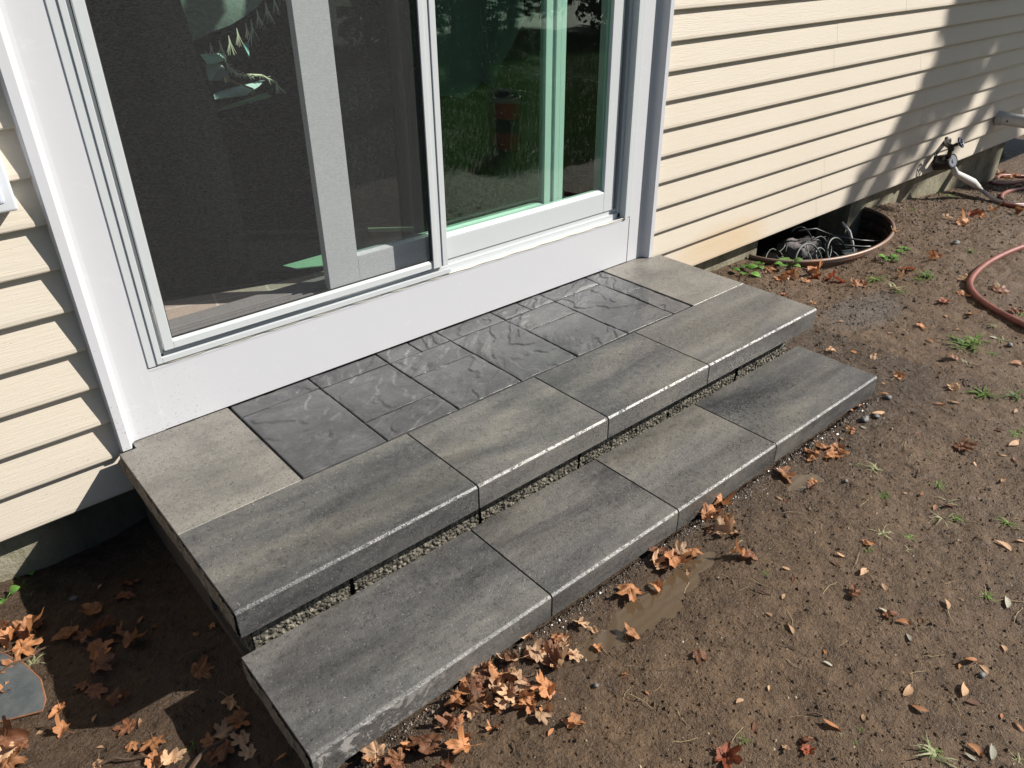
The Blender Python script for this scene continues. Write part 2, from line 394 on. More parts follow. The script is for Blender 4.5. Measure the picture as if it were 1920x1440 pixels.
PUD = [(0.816,-0.317,0.068),(0.887,-0.347,0.037),(0.723,-0.411,0.056),(0.637,-0.376,0.026),(0.647,-0.309,0.035),(0.982,-0.315,0.081),(0.963,-0.272,0.053),(0.934,-0.29,0.042),(1.016,-0.31,0.043),(0.932,-0.321,0.042),(0.67,-0.344,0.03),(0.624,-0.473,0.021),(1.171,-0.279,0.061),(1.202,-0.296,0.056),(1.211,-0.314,0.051),(1.159,-0.345,0.055),(1.041,-0.331,0.048),(1.188,-0.37,0.04),(1.12,-0.423,0.039),(1.143,-0.439,0.049),(0.979,-0.363,0.038),(1.191,-0.345,0.04),(1.146,-0.315,0.035)]
STEPR = [(1.506,-0.297,0.062),(1.75,-0.342,0.066),(1.662,-0.315,0.059),(1.695,-0.343,0.053),(1.55,-0.381,0.034),(1.519,-0.387,0.028),(1.24,-0.269,0.057),(1.663,-0.29,0.035),(1.88,-0.319,0.031),(1.721,-0.304,0.054)]
YARD = [(2.061,-0.585,0.077),(2.618,-0.324,0.069),(2.833,-0.107,0.07),(3.127,-0.073,0.071),(3.09,-0.198,0.07),(3.426,-0.185,0.113),(3.272,-0.087,0.073),(3.44,-0.018,0.067),(3.241,-0.309,0.072),(2.402,-0.123,0.052),(2.4,-0.428,0.05),(2.349,-0.257,0.05),(2.339,0.019,0.052),(2.708,0.297,0.033),(2.703,0.442,0.042),(0.779,-0.817,0.049),(0.762,-0.827,0.037),(0.732,-0.797,0.028),(1.217,-0.684,0.058),(1.215,-0.764,0.038),(1.407,-0.617,0.036),(0.784,-0.544,0.039),(0.629,-0.731,0.067)]
WELL = [(2.913,0.544,0.099),(2.851,0.533,0.08),(2.877,0.638,0.072),(3.096,0.5,0.121),(3.017,0.473,0.082),(3.086,0.428,0.083),(3.053,0.29,0.081),(3.092,0.276,0.073),(3.613,0.178,0.091),(3.357,0.206,0.096),(3.269,0.181,0.056),(2.921,0.52,0.081),(2.935,0.471,0.054),(3.094,0.388,0.074),(4.599,0.409,0.099),(4.3,0.301,0.104),(4.854,0.377,0.077),(6.435,0.87,0.1),(6.299,0.724,0.163),(4.92,0.23,0.103),(3.811,0.47,0.064),(4.608,0.338,0.074),(5.249,0.867,0.085),(4.328,0.369,0.07),(6.034,0.584,0.109),(4.31,0.42,0.059)]
SHADE = [(-0.365,0.597,0.058),(-0.322,0.569,0.078),(-0.346,0.527,0.072),(-0.363,0.569,0.063),(-0.367,0.478,0.051),(-0.182,0.536,0.062),(-0.193,0.47,0.061),(-0.248,0.504,0.066),(-0.215,0.419,0.064),(-0.11,0.551,0.052),(-0.093,0.592,0.058),(-0.152,0.378,0.054),(-0.226,0.355,0.068),(-0.251,0.306,0.057),(-0.242,0.245,0.037),(-0.023,0.288,0.024),(-0.059,0.19,0.064),(0.016,0.286,0.019),(-0.365,0.63,0.048),(-0.306,0.584,0.052),(-0.265,0.337,0.039),(-0.166,0.425,0.035),(-0.22,0.473,0.045),(-0.09,0.401,0.025)]
CORNER = [(-0.036,0.067,0.057),(-0.039,0.013,0.052),(-0.055,-0.038,0.043),(-0.09,-0.03,0.06),(-0.117,-0.031,0.055),(-0.222,0.157,0.05),(-0.198,0.086,0.053),(-0.234,0.107,0.031),(-0.211,0.046,0.048),(-0.176,0.025,0.035),(-0.3,0.107,0.036),(-0.322,0.297,0.043),(-0.334,0.235,0.042),(-0.422,0.277,0.066),(-0.409,0.276,0.047),(-0.437,0.248,0.061),(-0.433,0.219,0.06),(-0.402,0.418,0.035),(-0.206,0.243,0.028),(-0.404,0.251,0.037),(-0.194,0.025,0.035),(-0.081,0.01,0.043),(-0.058,-0.071,0.038),(-0.107,0.012,0.035),(-0.438,0.28,0.043)]
SLIM = [(1.004,-0.64,0.036),(1.33,-0.585,0.031),(1.315,-0.658,0.045),(1.289,-0.593,0.025),(1.297,-0.719,0.032),(1.19,-0.827,0.031),(1.219,-0.754,0.029),(0.983,-0.747,0.027),(1.018,-0.929,0.04),(1.041,-0.892,0.049),(1.194,-0.938,0.019),(1.223,-0.945,0.04),(1.224,-0.974,0.036),(1.466,-0.932,0.042),(1.392,-0.86,0.02),(1.003,-1.043,0.039),(1.021,-1.066,0.04),(1.13,-0.97,0.046),(1.115,-0.997,0.037),(0.845,-0.833,0.042),(1.123,-1.081,0.027),(0.723,-0.732,0.031),(0.751,-0.679,0.025),(1.172,-0.524,0.024),(1.149,-0.558,0.024),(1.006,-0.585,0.023),(1.122,-1.048,0.018),(1.321,-0.981,0.03),(1.217,-0.802,0.038),(1.673,-0.852,0.05),(0.831,-0.697,0.017),(1.727,-0.871,0.028),(1.346,-0.842,0.035),(1.011,-0.723,0.023),(0.909,-0.867,0.026),(0.986,-1.044,0.026),(1.253,-0.826,0.024),(1.083,-0.574,0.024),(1.409,-0.355,0.027),(1.408,-0.376,0.027),(2.109,-0.721,0.032),(2.103,-0.691,0.026),(2.002,-0.651,0.025),(1.724,-0.611,0.023),(1.698,-0.578,0.017),(2.257,-0.435,0.041),(2.298,-0.464,0.035),(1.977,-0.735,0.037),(2.895,-0.228,0.025),(2.986,-0.141,0.034),(2.614,0.123,0.028),(2.715,0.115,0.025),(2.403,-0.048,0.037),(2.246,-0.242,0.028),(1.816,-0.323,0.025),(1.929,-0.335,0.032),(2.033,-0.268,0.026),(1.896,-0.298,0.032),(2.39,-0.621,0.035),(2.227,-0.632,0.034),(2.022,-0.465,0.032),(1.988,-0.4,0.019),(1.736,-0.685,0.04),(1.699,-0.663,0.029),(2.713,-0.203,0.048),(2.934,-0.348,0.033),(2.041,-0.326,0.052),(1.995,-0.257,0.039),(2.175,-0.277,0.041),(2.186,-0.689,0.053),(2.751,-0.498,0.055),(2.662,-0.064,0.032),(2.46,0.138,0.031),(0.198,-0.239,0.02),(0.411,-0.469,0.024),(0.627,-0.536,0.016),(0.251,-0.27,0.016),(0.62,-0.476,0.025),(-0.285,0.147,0.018),(-0.365,0.26,0.028),(-0.204,0.153,0.027),(-0.15,0.619,0.027),(-0.212,0.248,0.028),(-0.273,0.227,0.023),(-0.016,-0.131,0.029),(-0.107,0.44,0.025)]
TUFT = [(2.793,-0.305,0.145),(2.855,-0.319,0.098),(2.741,-0.299,0.088),(2.774,-0.396,0.064),(2.61,-0.372,0.054),(2.444,-0.499,0.094),(2.505,-0.585,0.081),(1.748,-0.463,0.065),(1.812,-0.623,0.059),(1.753,-0.668,0.064),(1.645,-0.542,0.04),(2.258,-0.673,0.061),(1.953,-0.534,0.028),(3.194,0.252,0.121),(3.14,0.152,0.109),(3.365,0.11,0.095),(3.103,0.095,0.072),(2.927,-0.384,0.075),(3.245,-0.336,0.072),(3.485,-0.17,0.057),(3.299,0.113,0.066),(1.733,-0.426,0.024),(3.031,-0.305,0.06),(1.452,-0.889,0.057),(0.934,-1.002,0.073),(0.941,-0.989,0.043),(0.679,-0.729,0.036),(1.474,-0.622,0.053),(1.52,-0.671,0.048),(1.478,-0.689,0.032),(1.394,-0.624,0.026),(1.124,-0.499,0.024),(0.841,-0.851,0.019),(1.785,-0.828,0.07),(1.675,-0.702,0.068),(0.848,-0.877,0.021),(0.878,-0.872,0.017),(1.042,-1.107,0.031),(1.704,-0.718,0.051),(0.982,-0.366,0.028),(-0.311,0.812,0.051),(-0.296,0.752,0.044),(-0.336,0.471,0.056),(-0.139,0.025,0.035),(-0.293,0.711,0.025),(5.117,0.813,0.096),(5.079,0.695,0.068),(7.145,1.114,0.203),(3.853,0.108,0.084),(3.579,0.339,0.071),(5.636,1.002,0.09),(4.388,0.646,0.072)]
BROAD = [(2.992,0.603,0.101),(2.758,0.686,0.097),(3.44,0.323,0.079),(2.88,0.699,0.055),(-0.283,0.872,0.052),(-0.342,0.716,0.06),(-0.271,0.811,0.034),(6.92,1.12,0.108),(3.614,0.337,0.061),(5.249,0.867,0.099)]
# ------------------------------------------------------------------ house
house = empty('house', (0.0, 0.78, -0.13), 'cream vinyl-sided house wall with white sliding patio door above the grey steps', 'house')

def grid_mesh(name, xs, ys, Z, m, parent=None, smooth=True):
    X, Y = np.meshgrid(xs, ys, indexing='ij'); nx, ny = X.shape
    V = np.stack([X, Y, Z], -1).reshape(-1, 3)
    i = np.arange(nx-1)[:, None]*ny + np.arange(ny-1)[None, :]
    F = np.stack([i, i+ny, i+ny+1, i+1], -1).reshape(-1, 4)
    return npmesh(name, V, F, m, smooth, parent)

# siding: lapped courses, in overlapping lengths
mbs = [MB(), MB()]
zs = [-.13, -.018] + [-.018 + .1028*k for k in range(1, 27)]
for k in range(len(zs)-1):
    z0, z1 = zs[k], zs[k+1]+.004
    pair = (k+1)//2
    seamR = {0: 3.42, 1: 3.42, 2: 4.42, 3: 4.24, 4: 3.30, 5: 3.9, 6: 4.6}.get(pair, 3.0+((pair*1.37) % 2.4)) + (.012 if k % 2 else 0)
    segsR = [(2.088, seamR+.02, 0), (seamR, 5.6+(pair % 3)*.4, -.0005), (5.6+(pair % 3)*.4-.02, 8.4, 0)]
    segsL = [(-3.2, -1.6-(pair % 2)*.5, 0), (-1.62-(pair % 2)*.5, .0125, -.0012)]
    for a, b, dy in segsR+segsL:
        prof = [(.7335+dy, z0), (.7320+dy, z0+.003), (.7325+dy, z0+.012), (.7530+dy, z1), (.7600, z1), (.7600, z0+.012), (.7520, z0+.001), (.7500, z0-.001)]
        mbs[0 if a < 1 else 1].prism(prof, 'x', a, b)
for q_ in mbs: q_.build('siding', SIDING, house)
mb = MB()
mb.box(-3.2, .04, .7605, .80, -.10, 2.7); mb.box(2.06, 8.4, .7605, .80, -.10, 2.7); mb.box(.04, 2.06, .79, .80, 2.26, 2.7)
mb.build('wall_sheathing', plain('dark_sheathing', (.05,.04,.03), .8), house)
mb = MB(); mb.prism([(.40, 2.62), (.40, 2.78), (5.4, 3.4), (5.4, 3.2)], 'x', -3.4, 8.6); mb.build('roof_eave', plain('eave_white', (.6,.6,.6), .5), house)
# foundation with the window opening inside the well
mb = MB(); mb.box(-3.2, 3.02, .80, 1.0, -1.0, -.1005); mb.box(3.93, 6.12, .80, 1.0, -1.0, -.1005)
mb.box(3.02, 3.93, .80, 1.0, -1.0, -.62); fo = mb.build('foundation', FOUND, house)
mb = MB(); mb.box(3.02, 3.93, .97, .99, -.62, -.1005); mb.build('basement_window', plain('dark_basement_glass', (.01,.01,.012), .15), fo)
FD = plain('old_floor_deck', (.03,.025,.02), .9); mb = MB(); mb.box(6.12, 8.4, .801, 2.5, -.1, -.06); mb.build('floor_deck', FD, house)
mb = MB(); mb.box(6.12, 8.4, 2.4, 2.5, -1, -.1001); mb.build('foundation', FD, house)

# ---- patio door: outer frame (part) with its pieces as sub-parts
C2 = 2.10   # mirror: x -> C2 - x
def mir(a, b): return C2-b, C2-a
mb = MB()
for s in (0, 1):
    def X(a, b): return (a, b) if not s else mir(a, b)
    a, b = X(.1315, .1535); mb.box(a, b, .7405, .79, .190, 2.21)                # flange
    a, b = X(.1535, .168); mb.box(a, b, .737, .776, .194 if not s else .186, 2.195)
    a, b = X(.168, .182); mb.box(a, b, .766, .90, .188, 2.18)
mb.box(.1315, C2-.1315, .7405, .79, 2.195, 2.23); mb.box(.168, C2-.168, .737, .90, 2.17, 2.1949)
mb.box(.168, 1.092, .737, .7455, .194, .2095)                                    # lip under the screen
mb.prism([(.7445, .1795), (.7445, .189), (.776, .1835), (.776, .1795)], 'x', .154, C2-.154)      # sunlit ledge
mb.box(1.086, C2-.168, .7755, .80, .1838, .2245)
mb.box(.168, C2-.168, .766, .785, .1838, .2075)
door = mb.build('patio_door', VINYL2, house, bevel=.0012)
door['label'] = 'white sliding patio door frame with screen pushed to the left'
# casings
for s in (0, 1):
    prof = [(.010, .760), (.010, .715), (.013, .712), (.033, .712), (.036, .714), (.040, .728), (.044, .738), (.050, .7425), (.060, .7435), (.1315, .7435), (.1315, .760)]
    if s: prof = [(C2-x, y) for x, y in prof][::-1]
    m_ = MB(); m_.prism(prof, 'z', .002, 2.33); m_.build('casing', VINYL, door)
m_ = MB(); m_.box(.06, C2-.06, .7425, .76, 2.2302, 2.33); m_.build('casing', VINYL, door)
m_ = MB(); m_.box(.1316, 1.9665, .745, .76, .002, .1795); m_.box(.1316, 1.9665, .7438, .7452, .1796, .1862)
m_.build('kick_panel', VINYL, door, bevel=.0015)
m_ = MB(); m_.tube([(x_, .7435+.0006*math.sin(x_*90), .1885+.0012*math.sin(x_*47)) for x_ in np.linspace(.155, 1.94, 160)], .0022, 6)
m_.build('caulk_bead', plain('cream_caulk', (.62,.58,.48), .5), door, smooth=True)
# fixed sash on the right
m_ = MB()
m_.box(1.062, 1.104, .770, .80, .226, 2.165); m_.box(1.842, 1.897, .770, .80, .226, 2.165)
m_.box(1.104, 1.842, .770, .80, .2262, .298); m_.prism([(.770, .2982), (.7705, .301), (.784, .311), (.80, .311), (.80, .2982)], 'x', 1.104, 1.842)
m_.box(1.104, 1.842, .770, .80, 2.09, 2.165)
fs = m_.build('fixed_sash', VINYL2, door, bevel=.0015)
m_ = MB(); m_.add([(1.10, .785, .30), (1.846, .785, .30), (1.846, .785, 2.10), (1.10, .785, 2.10)], [(0, 1, 2, 3)]); m_.build('fixed_glass', GLASS, door)
m_ = MB(); m_.box(1.836, 1.8419, .7862, .789, .311, 2.09); m_.build('glazing_spacer', plain('green_spacer', (.30,.50,.40), .4), door)
# inner sliding sash, pushed open behind the fixed one
m_ = MB()
m_.box(.700, .803, .815, .845, .218, 2.15); m_.box(.803, 1.575, .815, .845, .2182, .298); m_.box(.803, 1.575, .815, .845, 2.08, 2.15)
m_.box(1.575, 1.603, .8151, .845, .218, 2.15); m_.box(1.603, 1.621, .823, .845, .218, 2.15); m_.box(1.621, 1.643, .815, .845, .218, 2.15); m_.box(1.645, 1.668, .817, .845, .218, 2.15)
m_.prism([(.815, .2982), (.8155, .301), (.828, .308), (.845, .308), (.845, .2982)], 'x', .803, 1.575)
m_.build('sliding_sash', VINYL2, door, bevel=.0012)
m_ = MB(); m_.add([(.798, .829, .30), (1.58, .829, .30), (1.58, .829, 2.085), (.798, .829, 2.085)], [(0, 1, 2, 3)]); m_.build('sliding_glass', GLASS2, door)
# screen
m_ = MB()
m_.box(.1815, .2065, .747, .759, .2205, 2.15); m_.box(1.030, 1.047, .742, .759, .2205, 2.15); m_.box(1.0475, 1.066, .7455, .759, .2205, 2.15); m_.box(1.0665, 1.087, .742, .759, .2205, 2.15)
m_.prism([(.747, .2205), (.747, .239), (.7515, .247), (.759, .247), (.759, .2205)], 'x', .2066, 1.0299); m_.box(.2066, 1.0299, .747, .759, 2.12, 2.15)
m_.build('screen_frame', VINYL2, door, bevel=.0012)
m_ = MB(); m_.box(.2066, .2095, .7525, .7575, .247, 2.12); m_.box(.2095, 1.027, .7525, .7575, .247, .2495); m_.box(1.0265, 1.0299, .7465, .7575, .247, 2.12)
m_.build('screen_spline', TRACKD, door)
m_ = MB(); m_.add([(.2066, .7555, .247), (1.03, .7555, .247), (1.03, .7555, 2.12), (.2066, .7555, 2.12)], [(0, 1, 2, 3)]); m_.build('screen_mesh', SCREEN, door)
# sill tracks
m_ = MB(); m_.box(.182, C2-.182, .7852, .800, .17, .2085); m_.box(.182, C2-.182, .884, .945, .17, .214)
m_.box(.182, C2-.182, .801, .8035, .17, .216); m_.box(.182, C2-.182, .812, .8145, .17, .214)
m_.build('sill_track', GREYV, door, bevel=.001)
m_ = MB(); m_.box(.182, C2-.182, .8005, .8838, .165, .2005); m_.build('track_channel', TRACKD, door)
m_ = MB(); m_.box(.182, C2-.182, .8462, .852, .2006, .2125); m_.box(.182, C2-.182, .866, .872, .2006, .2125); m_.build('track_rib', GREYV, door)

# ---- room behind the door
m_ = MB(); t_ = .05
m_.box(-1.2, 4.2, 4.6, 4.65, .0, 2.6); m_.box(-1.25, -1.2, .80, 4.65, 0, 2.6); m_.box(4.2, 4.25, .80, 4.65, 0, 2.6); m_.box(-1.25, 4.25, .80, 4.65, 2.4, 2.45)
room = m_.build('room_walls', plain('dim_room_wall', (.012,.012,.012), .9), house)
t = NT('beige_floor_tile'); v = t.coord('World', (1, 1, 1), (0, 0, .25))
bk = t.n('ShaderNodeTexBrick'); bk.offset = 0; bk.inputs['Scale'].default_value = 1; bk.inputs['Brick Width'].default_value = .16; bk.inputs['Row Height'].default_value = .16
bk.inputs['Mortar Size'].default_value = .004; bk.inputs['Color1'].default_value = (.56,.46,.38,1); bk.inputs['Color2'].default_value = (.60,.49,.41,1); bk.inputs['Mortar'].default_value = (.78,.70,.60,1)
t.l(v, bk.inputs[0]); t.set(bk.outputs[0], .5)
m_ = MB(); m_.box(-1.2, 4.2, .885, 4.6, .14, .19); m_.build('tile_floor', t.m, room)

fab = plain('black_cloth', (.0045,.0045,.005), 1.0, bumpy=.4); fab.node_tree.nodes['Principled BSDF'].inputs['Specular IOR Level'].default_value = 0.05
m_ = MB()
ca = [(-1.1, 1.55, .192), (.60, 1.05, .192), (1.6, .96, .192), (4.1, .96, .192), (4.1, 4.5, .192), (-1.1, 4.5, .192)]
m_.add(ca + [(x, y, z+.008) for x, y, z in ca], [(6,7,8,9,10,11)] + [(i, (i+1) % 6, 6+(i+1) % 6, 6+i) for i in range(6)])
tag(m_.build('carpet', fab), 'black carpet inside the door beyond the strip of beige tiles', 'carpet')
# hanging black cloth left of the junk, with its leaning right edge
edge = [(.505, 1.30), (.520, 1.02), (.527, .95), (.540, .82), (.556, .72), (.566, .45), (.575, .203)]
m_ = MB(); n_ = len(edge)
def yy(x): return 1.165-.385*(x-.31)
vs = []
for off in (0, .012):
    for (x, z) in edge:
        for q in range(13):
            xx = -.9+(x+.9)*q/12; vs.append((xx, yy(xx)+off+(.004*math.sin(xx*31+z*3) if 0 < q < 12 else 0), z))
fs = []
for L_ in (0, 1):
    for i in range(n_-1):
        for q in range(12):
            a = L_*n_*13+i*13+q; fs.append((a, a+1, a+14, a+13))
for i in range(n_-1): a = i*13+12; b = a+n_*13; fs.append((a, a+13, b+13, b))
for q in range(12): fs.append((q, q+1, n_*13+q+1, n_*13+q)); a = (n_-1)*13+q; fs.append((a, a+1, n_*13+a+1, n_*13+a))
m_.add(vs, fs)
tag(m_.build('black_sheet', fab, smooth=True), 'large black cloth hanging indoors behind the left of the screen', 'cloth')

# draped shawl and fringe
hem = [(.60, .842), (.66, .85), (.713, .862), (.755, .878), (.811, .893), (.871, .921), (.912, .944), (.934, .961), (.968, .999), (1.006, 1.052), (1.06, 1.14), (1.10, 1.25)]
m_ = MB(); vs = []; K = 14
for i, (x, z) in enumerate(hem):
    for q in range(K):
        f = q/(K-1); vs.append((x-.15*f*(i/11), 1.50-.10*f+.014*math.sin(f*17+i*.8), z+(1.55-z)*f*.9))
fs = [(i*K+q, (i+1)*K+q, (i+1)*K+q+1, i*K+q+1) for i in range(len(hem)-1) for q in range(K-1)]
m_.add(vs, fs); m_.add([(a, b+.006, c) for a, b, c in vs], [f[::-1] for f in fs])
shawl = m_.build('shawl', plain('grey_green_cloth', (.22,.28,.25), .8, bumpy=.5), smooth=True)
tag(shawl, 'grey-green fringed shawl draped indoors behind the screen door', 'shawl')
cream = plain('cream_fringe', (.72,.68,.52), .8)
for (x, z, L_) in [(.717,.826,.03),(.736,.848,.05),(.768,.853,.055),(.801,.865,.06),(.832,.885,.055),(.865,.900,.05),(.885,.905,.075),(.911,.935,.06),(.945,.955,.065),(.976,.975,.06),(1.007,1.01,.07)]:
    m_ = MB()
    for j in range(7):
        a = random.uniform(-.30, .30); m_.tube([(x, 1.497, z), (x+a*.2*L_, 1.494, z-.4*L_), (x+a*L_+random.uniform(-.002, .002), 1.492, z-L_*random.uniform(.8, 1.05))], [.0012, .0016, .0009], 5)
    m_.build('tassel', cream, shawl)
# cord with a big tassel
pts = [(.760, 1.47, .800), (.772, 1.465, .770), (.790, 1.462, .752), (.82, 1.46, .747), (.873, 1.46, .740), (.905, 1.46, .722), (.925, 1.46, .712)]
m_ = MB()
for j in range(70):
    k_ = random.uniform(0, len(pts)-2.01); i = int(k_); f = k_-i
    p0 = Vector(pts[i]).lerp(Vector(pts[i+1]), f); d = Vector((random.uniform(-1, 1), random.uniform(-1, 0), random.uniform(-1, 1)))*.012
    m_.tube([p0, p0+d*.6, p0+d+Vector((.006, 0, -.004))], [.0018, .0015, .0008], 5)
m_.tube(pts, .004, 8)
for j in range(16):
    a = random.uniform(-.6, .35); m_.tube([(.922, 1.46, .715), (.928+a*.015, 1.458, .695), (.938+a*.04, 1.456, .672+abs(a)*.01)], [.0016, .0018, .001], 5)
tag(m_.build('cord', cream, smooth=True), 'cream braided cord ending in a tassel, lying on papers indoors', 'cord')
pap = plain('mint_paper', (.50,.70,.60), .6); papg = plain('green_card_sun_patch', (.38,.58,.42), .6); papw = plain('blue_white_paper', (.68,.82,.80), .6)
def sheet(nm, pts, m, lab, cat, y=1.5, th=.004, tilt=.0):
    m_ = MB(); n = len(pts); vs = [(x, y+tilt*(z-.65)+.03*math.sin(i), z) for i, (x, z) in enumerate(pts)]
    m_.add(vs+[(a, b+th, c-.001) for a, b, c in vs], [tuple(range(n)), tuple(range(2*n-1, n-1, -1))]+[(i, (i+1) % n, n+(i+1) % n, n+i) for i in range(n)])
    return tag(m_.build(nm, m), lab, cat)
sheet('paper_bag', [(.695,.818),(.777,.813),(.785,.800),(.778,.792),(.727,.789),(.70,.79)], pap, 'crumpled mint paper bag under the shawl fringe indoors', 'bag', 1.49)
sheet('plastic_jug', [(.70,.788),(.745,.789),(.768,.776),(.772,.757),(.764,.743),(.748,.737),(.70,.74)], plain('milky_plastic', (.40,.46,.42), .4), 'pale round plastic jug beside the cord indoors', 'jug', 1.48, .03)
sheet('paper', [(.70,.70),(.742,.706),(.896,.724),(.86,.708),(.80,.688),(.765,.700),(.70,.685)], papw, 'pale blue magazine lying under the cord indoors', 'magazine', 1.47, .004, -.3)
sheet('card', [(.69,.645),(.749,.650),(.909,.667),(.868,.688),(.744,.672),(.69,.66)], papg, 'flat green card lying nearest the door among the papers', 'card', 1.45, .004, -.4)
sheet('blue_flap', [(.845,.838),(.879,.840),(.873,.80),(.862,.785),(.851,.80)], plain('teal_plastic', (.35,.6,.58), .4), 'small teal plastic flap hanging below the shawl fringe', 'flap', 1.5)
m_ = MB(); m_.tube([(.748, 1.44, .742), (.775, 1.43, .730), (.80, 1.425, .717), (.818, 1.42, .708), (.822, 1.42, .698), (.812, 1.42, .690)], .0035, 8); m_.box(.735, .750, 1.43, 1.45, .735, .75)
tag(m_.build('walking_hook', plain('ochre_wood', (.30,.20,.08), .5), smooth=False), 'ochre hooked stick with a red tip lying across the magazine', 'stick')
m_ = MB(); m_.add([(.700, 1.135, .2015), (.860, 1.14, .2015), (.835, 1.03, .2015), (.72, 1.085, .2015), (.700, 1.135, .2045), (.860, 1.14, .2045), (.835, 1.03, .2045), (.72, 1.085, .2045)], [(3,2,1,0),(4,5,6,7),(0,1,5,4),(1,2,6,5),(2,3,7,6),(3,0,4,7)])
tag(m_.build('card', papg), 'sunlit floor patch made as a thin green plate by the inner door stile', 'card')  # sunlit patch of floor, its light put into a green plate
m_ = MB(); m_.add([(1.105,1.265,.2015),(1.237,1.162,.2015),(1.217,1.138,.2015),(1.092,1.240,.2015),(1.105,1.265,.208),(1.237,1.162,.208),(1.217,1.138,.208),(1.092,1.240,.208)], [(3,2,1,0),(4,5,6,7),(0,1,5,4),(1,2,6,5),(2,3,7,6),(3,0,4,7)])
tag(m_.build('sunlit_strip', plain('pale_sunlit_strip', (.45,.48,.32), .6)), 'thin strip of sunlit floor made as a pale plate behind the sliding glass', 'sunlit_strip')  # strip of sunlit floor, the light given as a pale plate
# grey curtain behind the right-hand panes
m_ = MB(); vs = []; outl = [(1.44, .70), (1.50, .62), (1.60, .60), (1.68, .655), (1.76, .62), (1.80, .70), (1.83, .76), (1.90, .86), (1.915, 1.0), (1.93, 1.2)]
for i, (x, z) in enumerate(outl):
    for q in range(10): f = q/9; vs.append((x-.04*f, 1.30+.02*math.sin(i*1.7+f*2), z+(1.9-z)*f))
m_.add(vs, [(i*10+q, (i+1)*10+q, (i+1)*10+q+1, i*10+q+1) for i in range(len(outl)-1) for q in range(9)])
m_.add([(a, b+.004, c) for a, b, c in vs], [(i*10+q, i*10+q+1, (i+1)*10+q+1, (i+1)*10+q) for i in range(len(outl)-1) for q in range(9)])
tag(m_.build('curtain', plain('grey_voile', (.11,.13,.125), .9), smooth=True), 'grey curtain hanging indoors behind the right-hand glass', 'curtain')

# ------------------------------------------------------------------ steps
def rock_noise(o_, seed): pass
def slab(x0, x1, y0, y1, zt, th, mat, label, group, left=False, notch=None, cham=.0045, name='step_slab'):
    cx, cy = (x0+x1)/2, (y0+y1)/2
    ang = random.uniform(-.0012, .0012)
    x0 += .0013; x1 -= .0018; y1 -= .0004
    m_ = MB()
    if notch == 'L': pr = [(x0, y0), (x1, y0), (x1, y1), (x0+.042, y1), (x0+.042, .711), (x0, .711)]
    elif notch == 'R': pr = [(x0, y0), (x1, y0), (x1, .711), (x1-.042, .711), (x1-.042, y1), (x0, y1)]
    if notch:
        m_.prism(pr, 'z', zt-th, zt); o = m_.build(name, mat, None, bevel=.0012, seg=1, loc=(cx, cy, zt-th))
    else:
        c_ = .0060; m_.prism([(y0, zt-th), (y0, zt-c_), (y0+c_, zt), (y1, zt), (y1, zt-th)], 'x', x0, x1)
        o = m_.build(name, mat, None, bevel=.0010, seg=1, loc=(cx, cy, zt-th))
    tag(o, label, 'slab', group)
    if left:
        ys = np.linspace(y0+.004, (.711 if notch else y1)-.002, int((y1-y0)/.004)+2); zz = np.linspace(zt-th-.002, zt-.009, 16)
        Y, Z = np.meshgrid(ys, zz, indexing='ij')
        g = fbm(Y*38+(Z-zt)*30, Z*9, 3+int(x0*10)+int(y0*40), 3, .6)
        D = .0045+.0045*g+.003*fbm(Y*160, Z*160, 9, 2)
        prof = np.sin(np.clip((Z-(zt-th))/th, 0, 1)*math.pi)**.4
        Xs = x0+.0015-D*prof
        V = np.stack([Xs-cx, Y-cy, Z-(zt-th)], -1).reshape(-1, 3); ny = len(zz)
        i = np.arange(len(ys)-1)[:, None]*ny+np.arange(ny-1)[None, :]
        F = np.stack([i, i+1, i+ny+1, i+ny], -1).reshape(-1, 4)
        npmesh('split_side_face', V, F, SPLIT, True, o)
    return o
SPLIT = m_splitface()
T = .069
ux = [0, .609, 1.065, 1.514, 2.134]
GU = 'slabs along the front of the upper step'; GL = 'slabs of the lower step'
lu = ['large dark grey front slab at the left end of the upper step', 'mottled grey front slab, second from the left on the upper step',
      'glossy grey front slab, third from the left on the upper step', 'brown-grey front slab at the right end of the upper step']
ll = ['large dark grey slab at the left end of the lower step', 'grey slab with tan mottling, second from the left on the lower step',
      'damp grey slab, third from the left on the lower step', 'two-tone grey slab at the right end of the lower step']
mats = [SLAB[0], SLAB[1], SLAB[0], SLAB[1]]
for i in range(4): slab(ux[i], ux[i+1], 0, .303, 0, T, mats[i], lu[i], GU, left=(i == 0))
slab(0, .305, .304, .7449, 0, T, SLAB[2], 'tan-grey slab beside the left door casing behind the front slabs', 'end slabs of the upper step', left=True, notch='L')
slab(1.829, 2.134, .304, .7449, 0, T, SLAB[2], 'tan-grey slab with a damp mark beside the right door casing', 'end slabs of the upper step', notch='R')
lx = [0, .610, 1.067, 1.523, 2.134]
mats = [SLAB[3], SLAB[1], SLAB[1], SLAB[0]]
for i in range(4): slab(lx[i], lx[i+1], -.26, .044, -.163, T, mats[i], ll[i], GL, left=(i == 0))

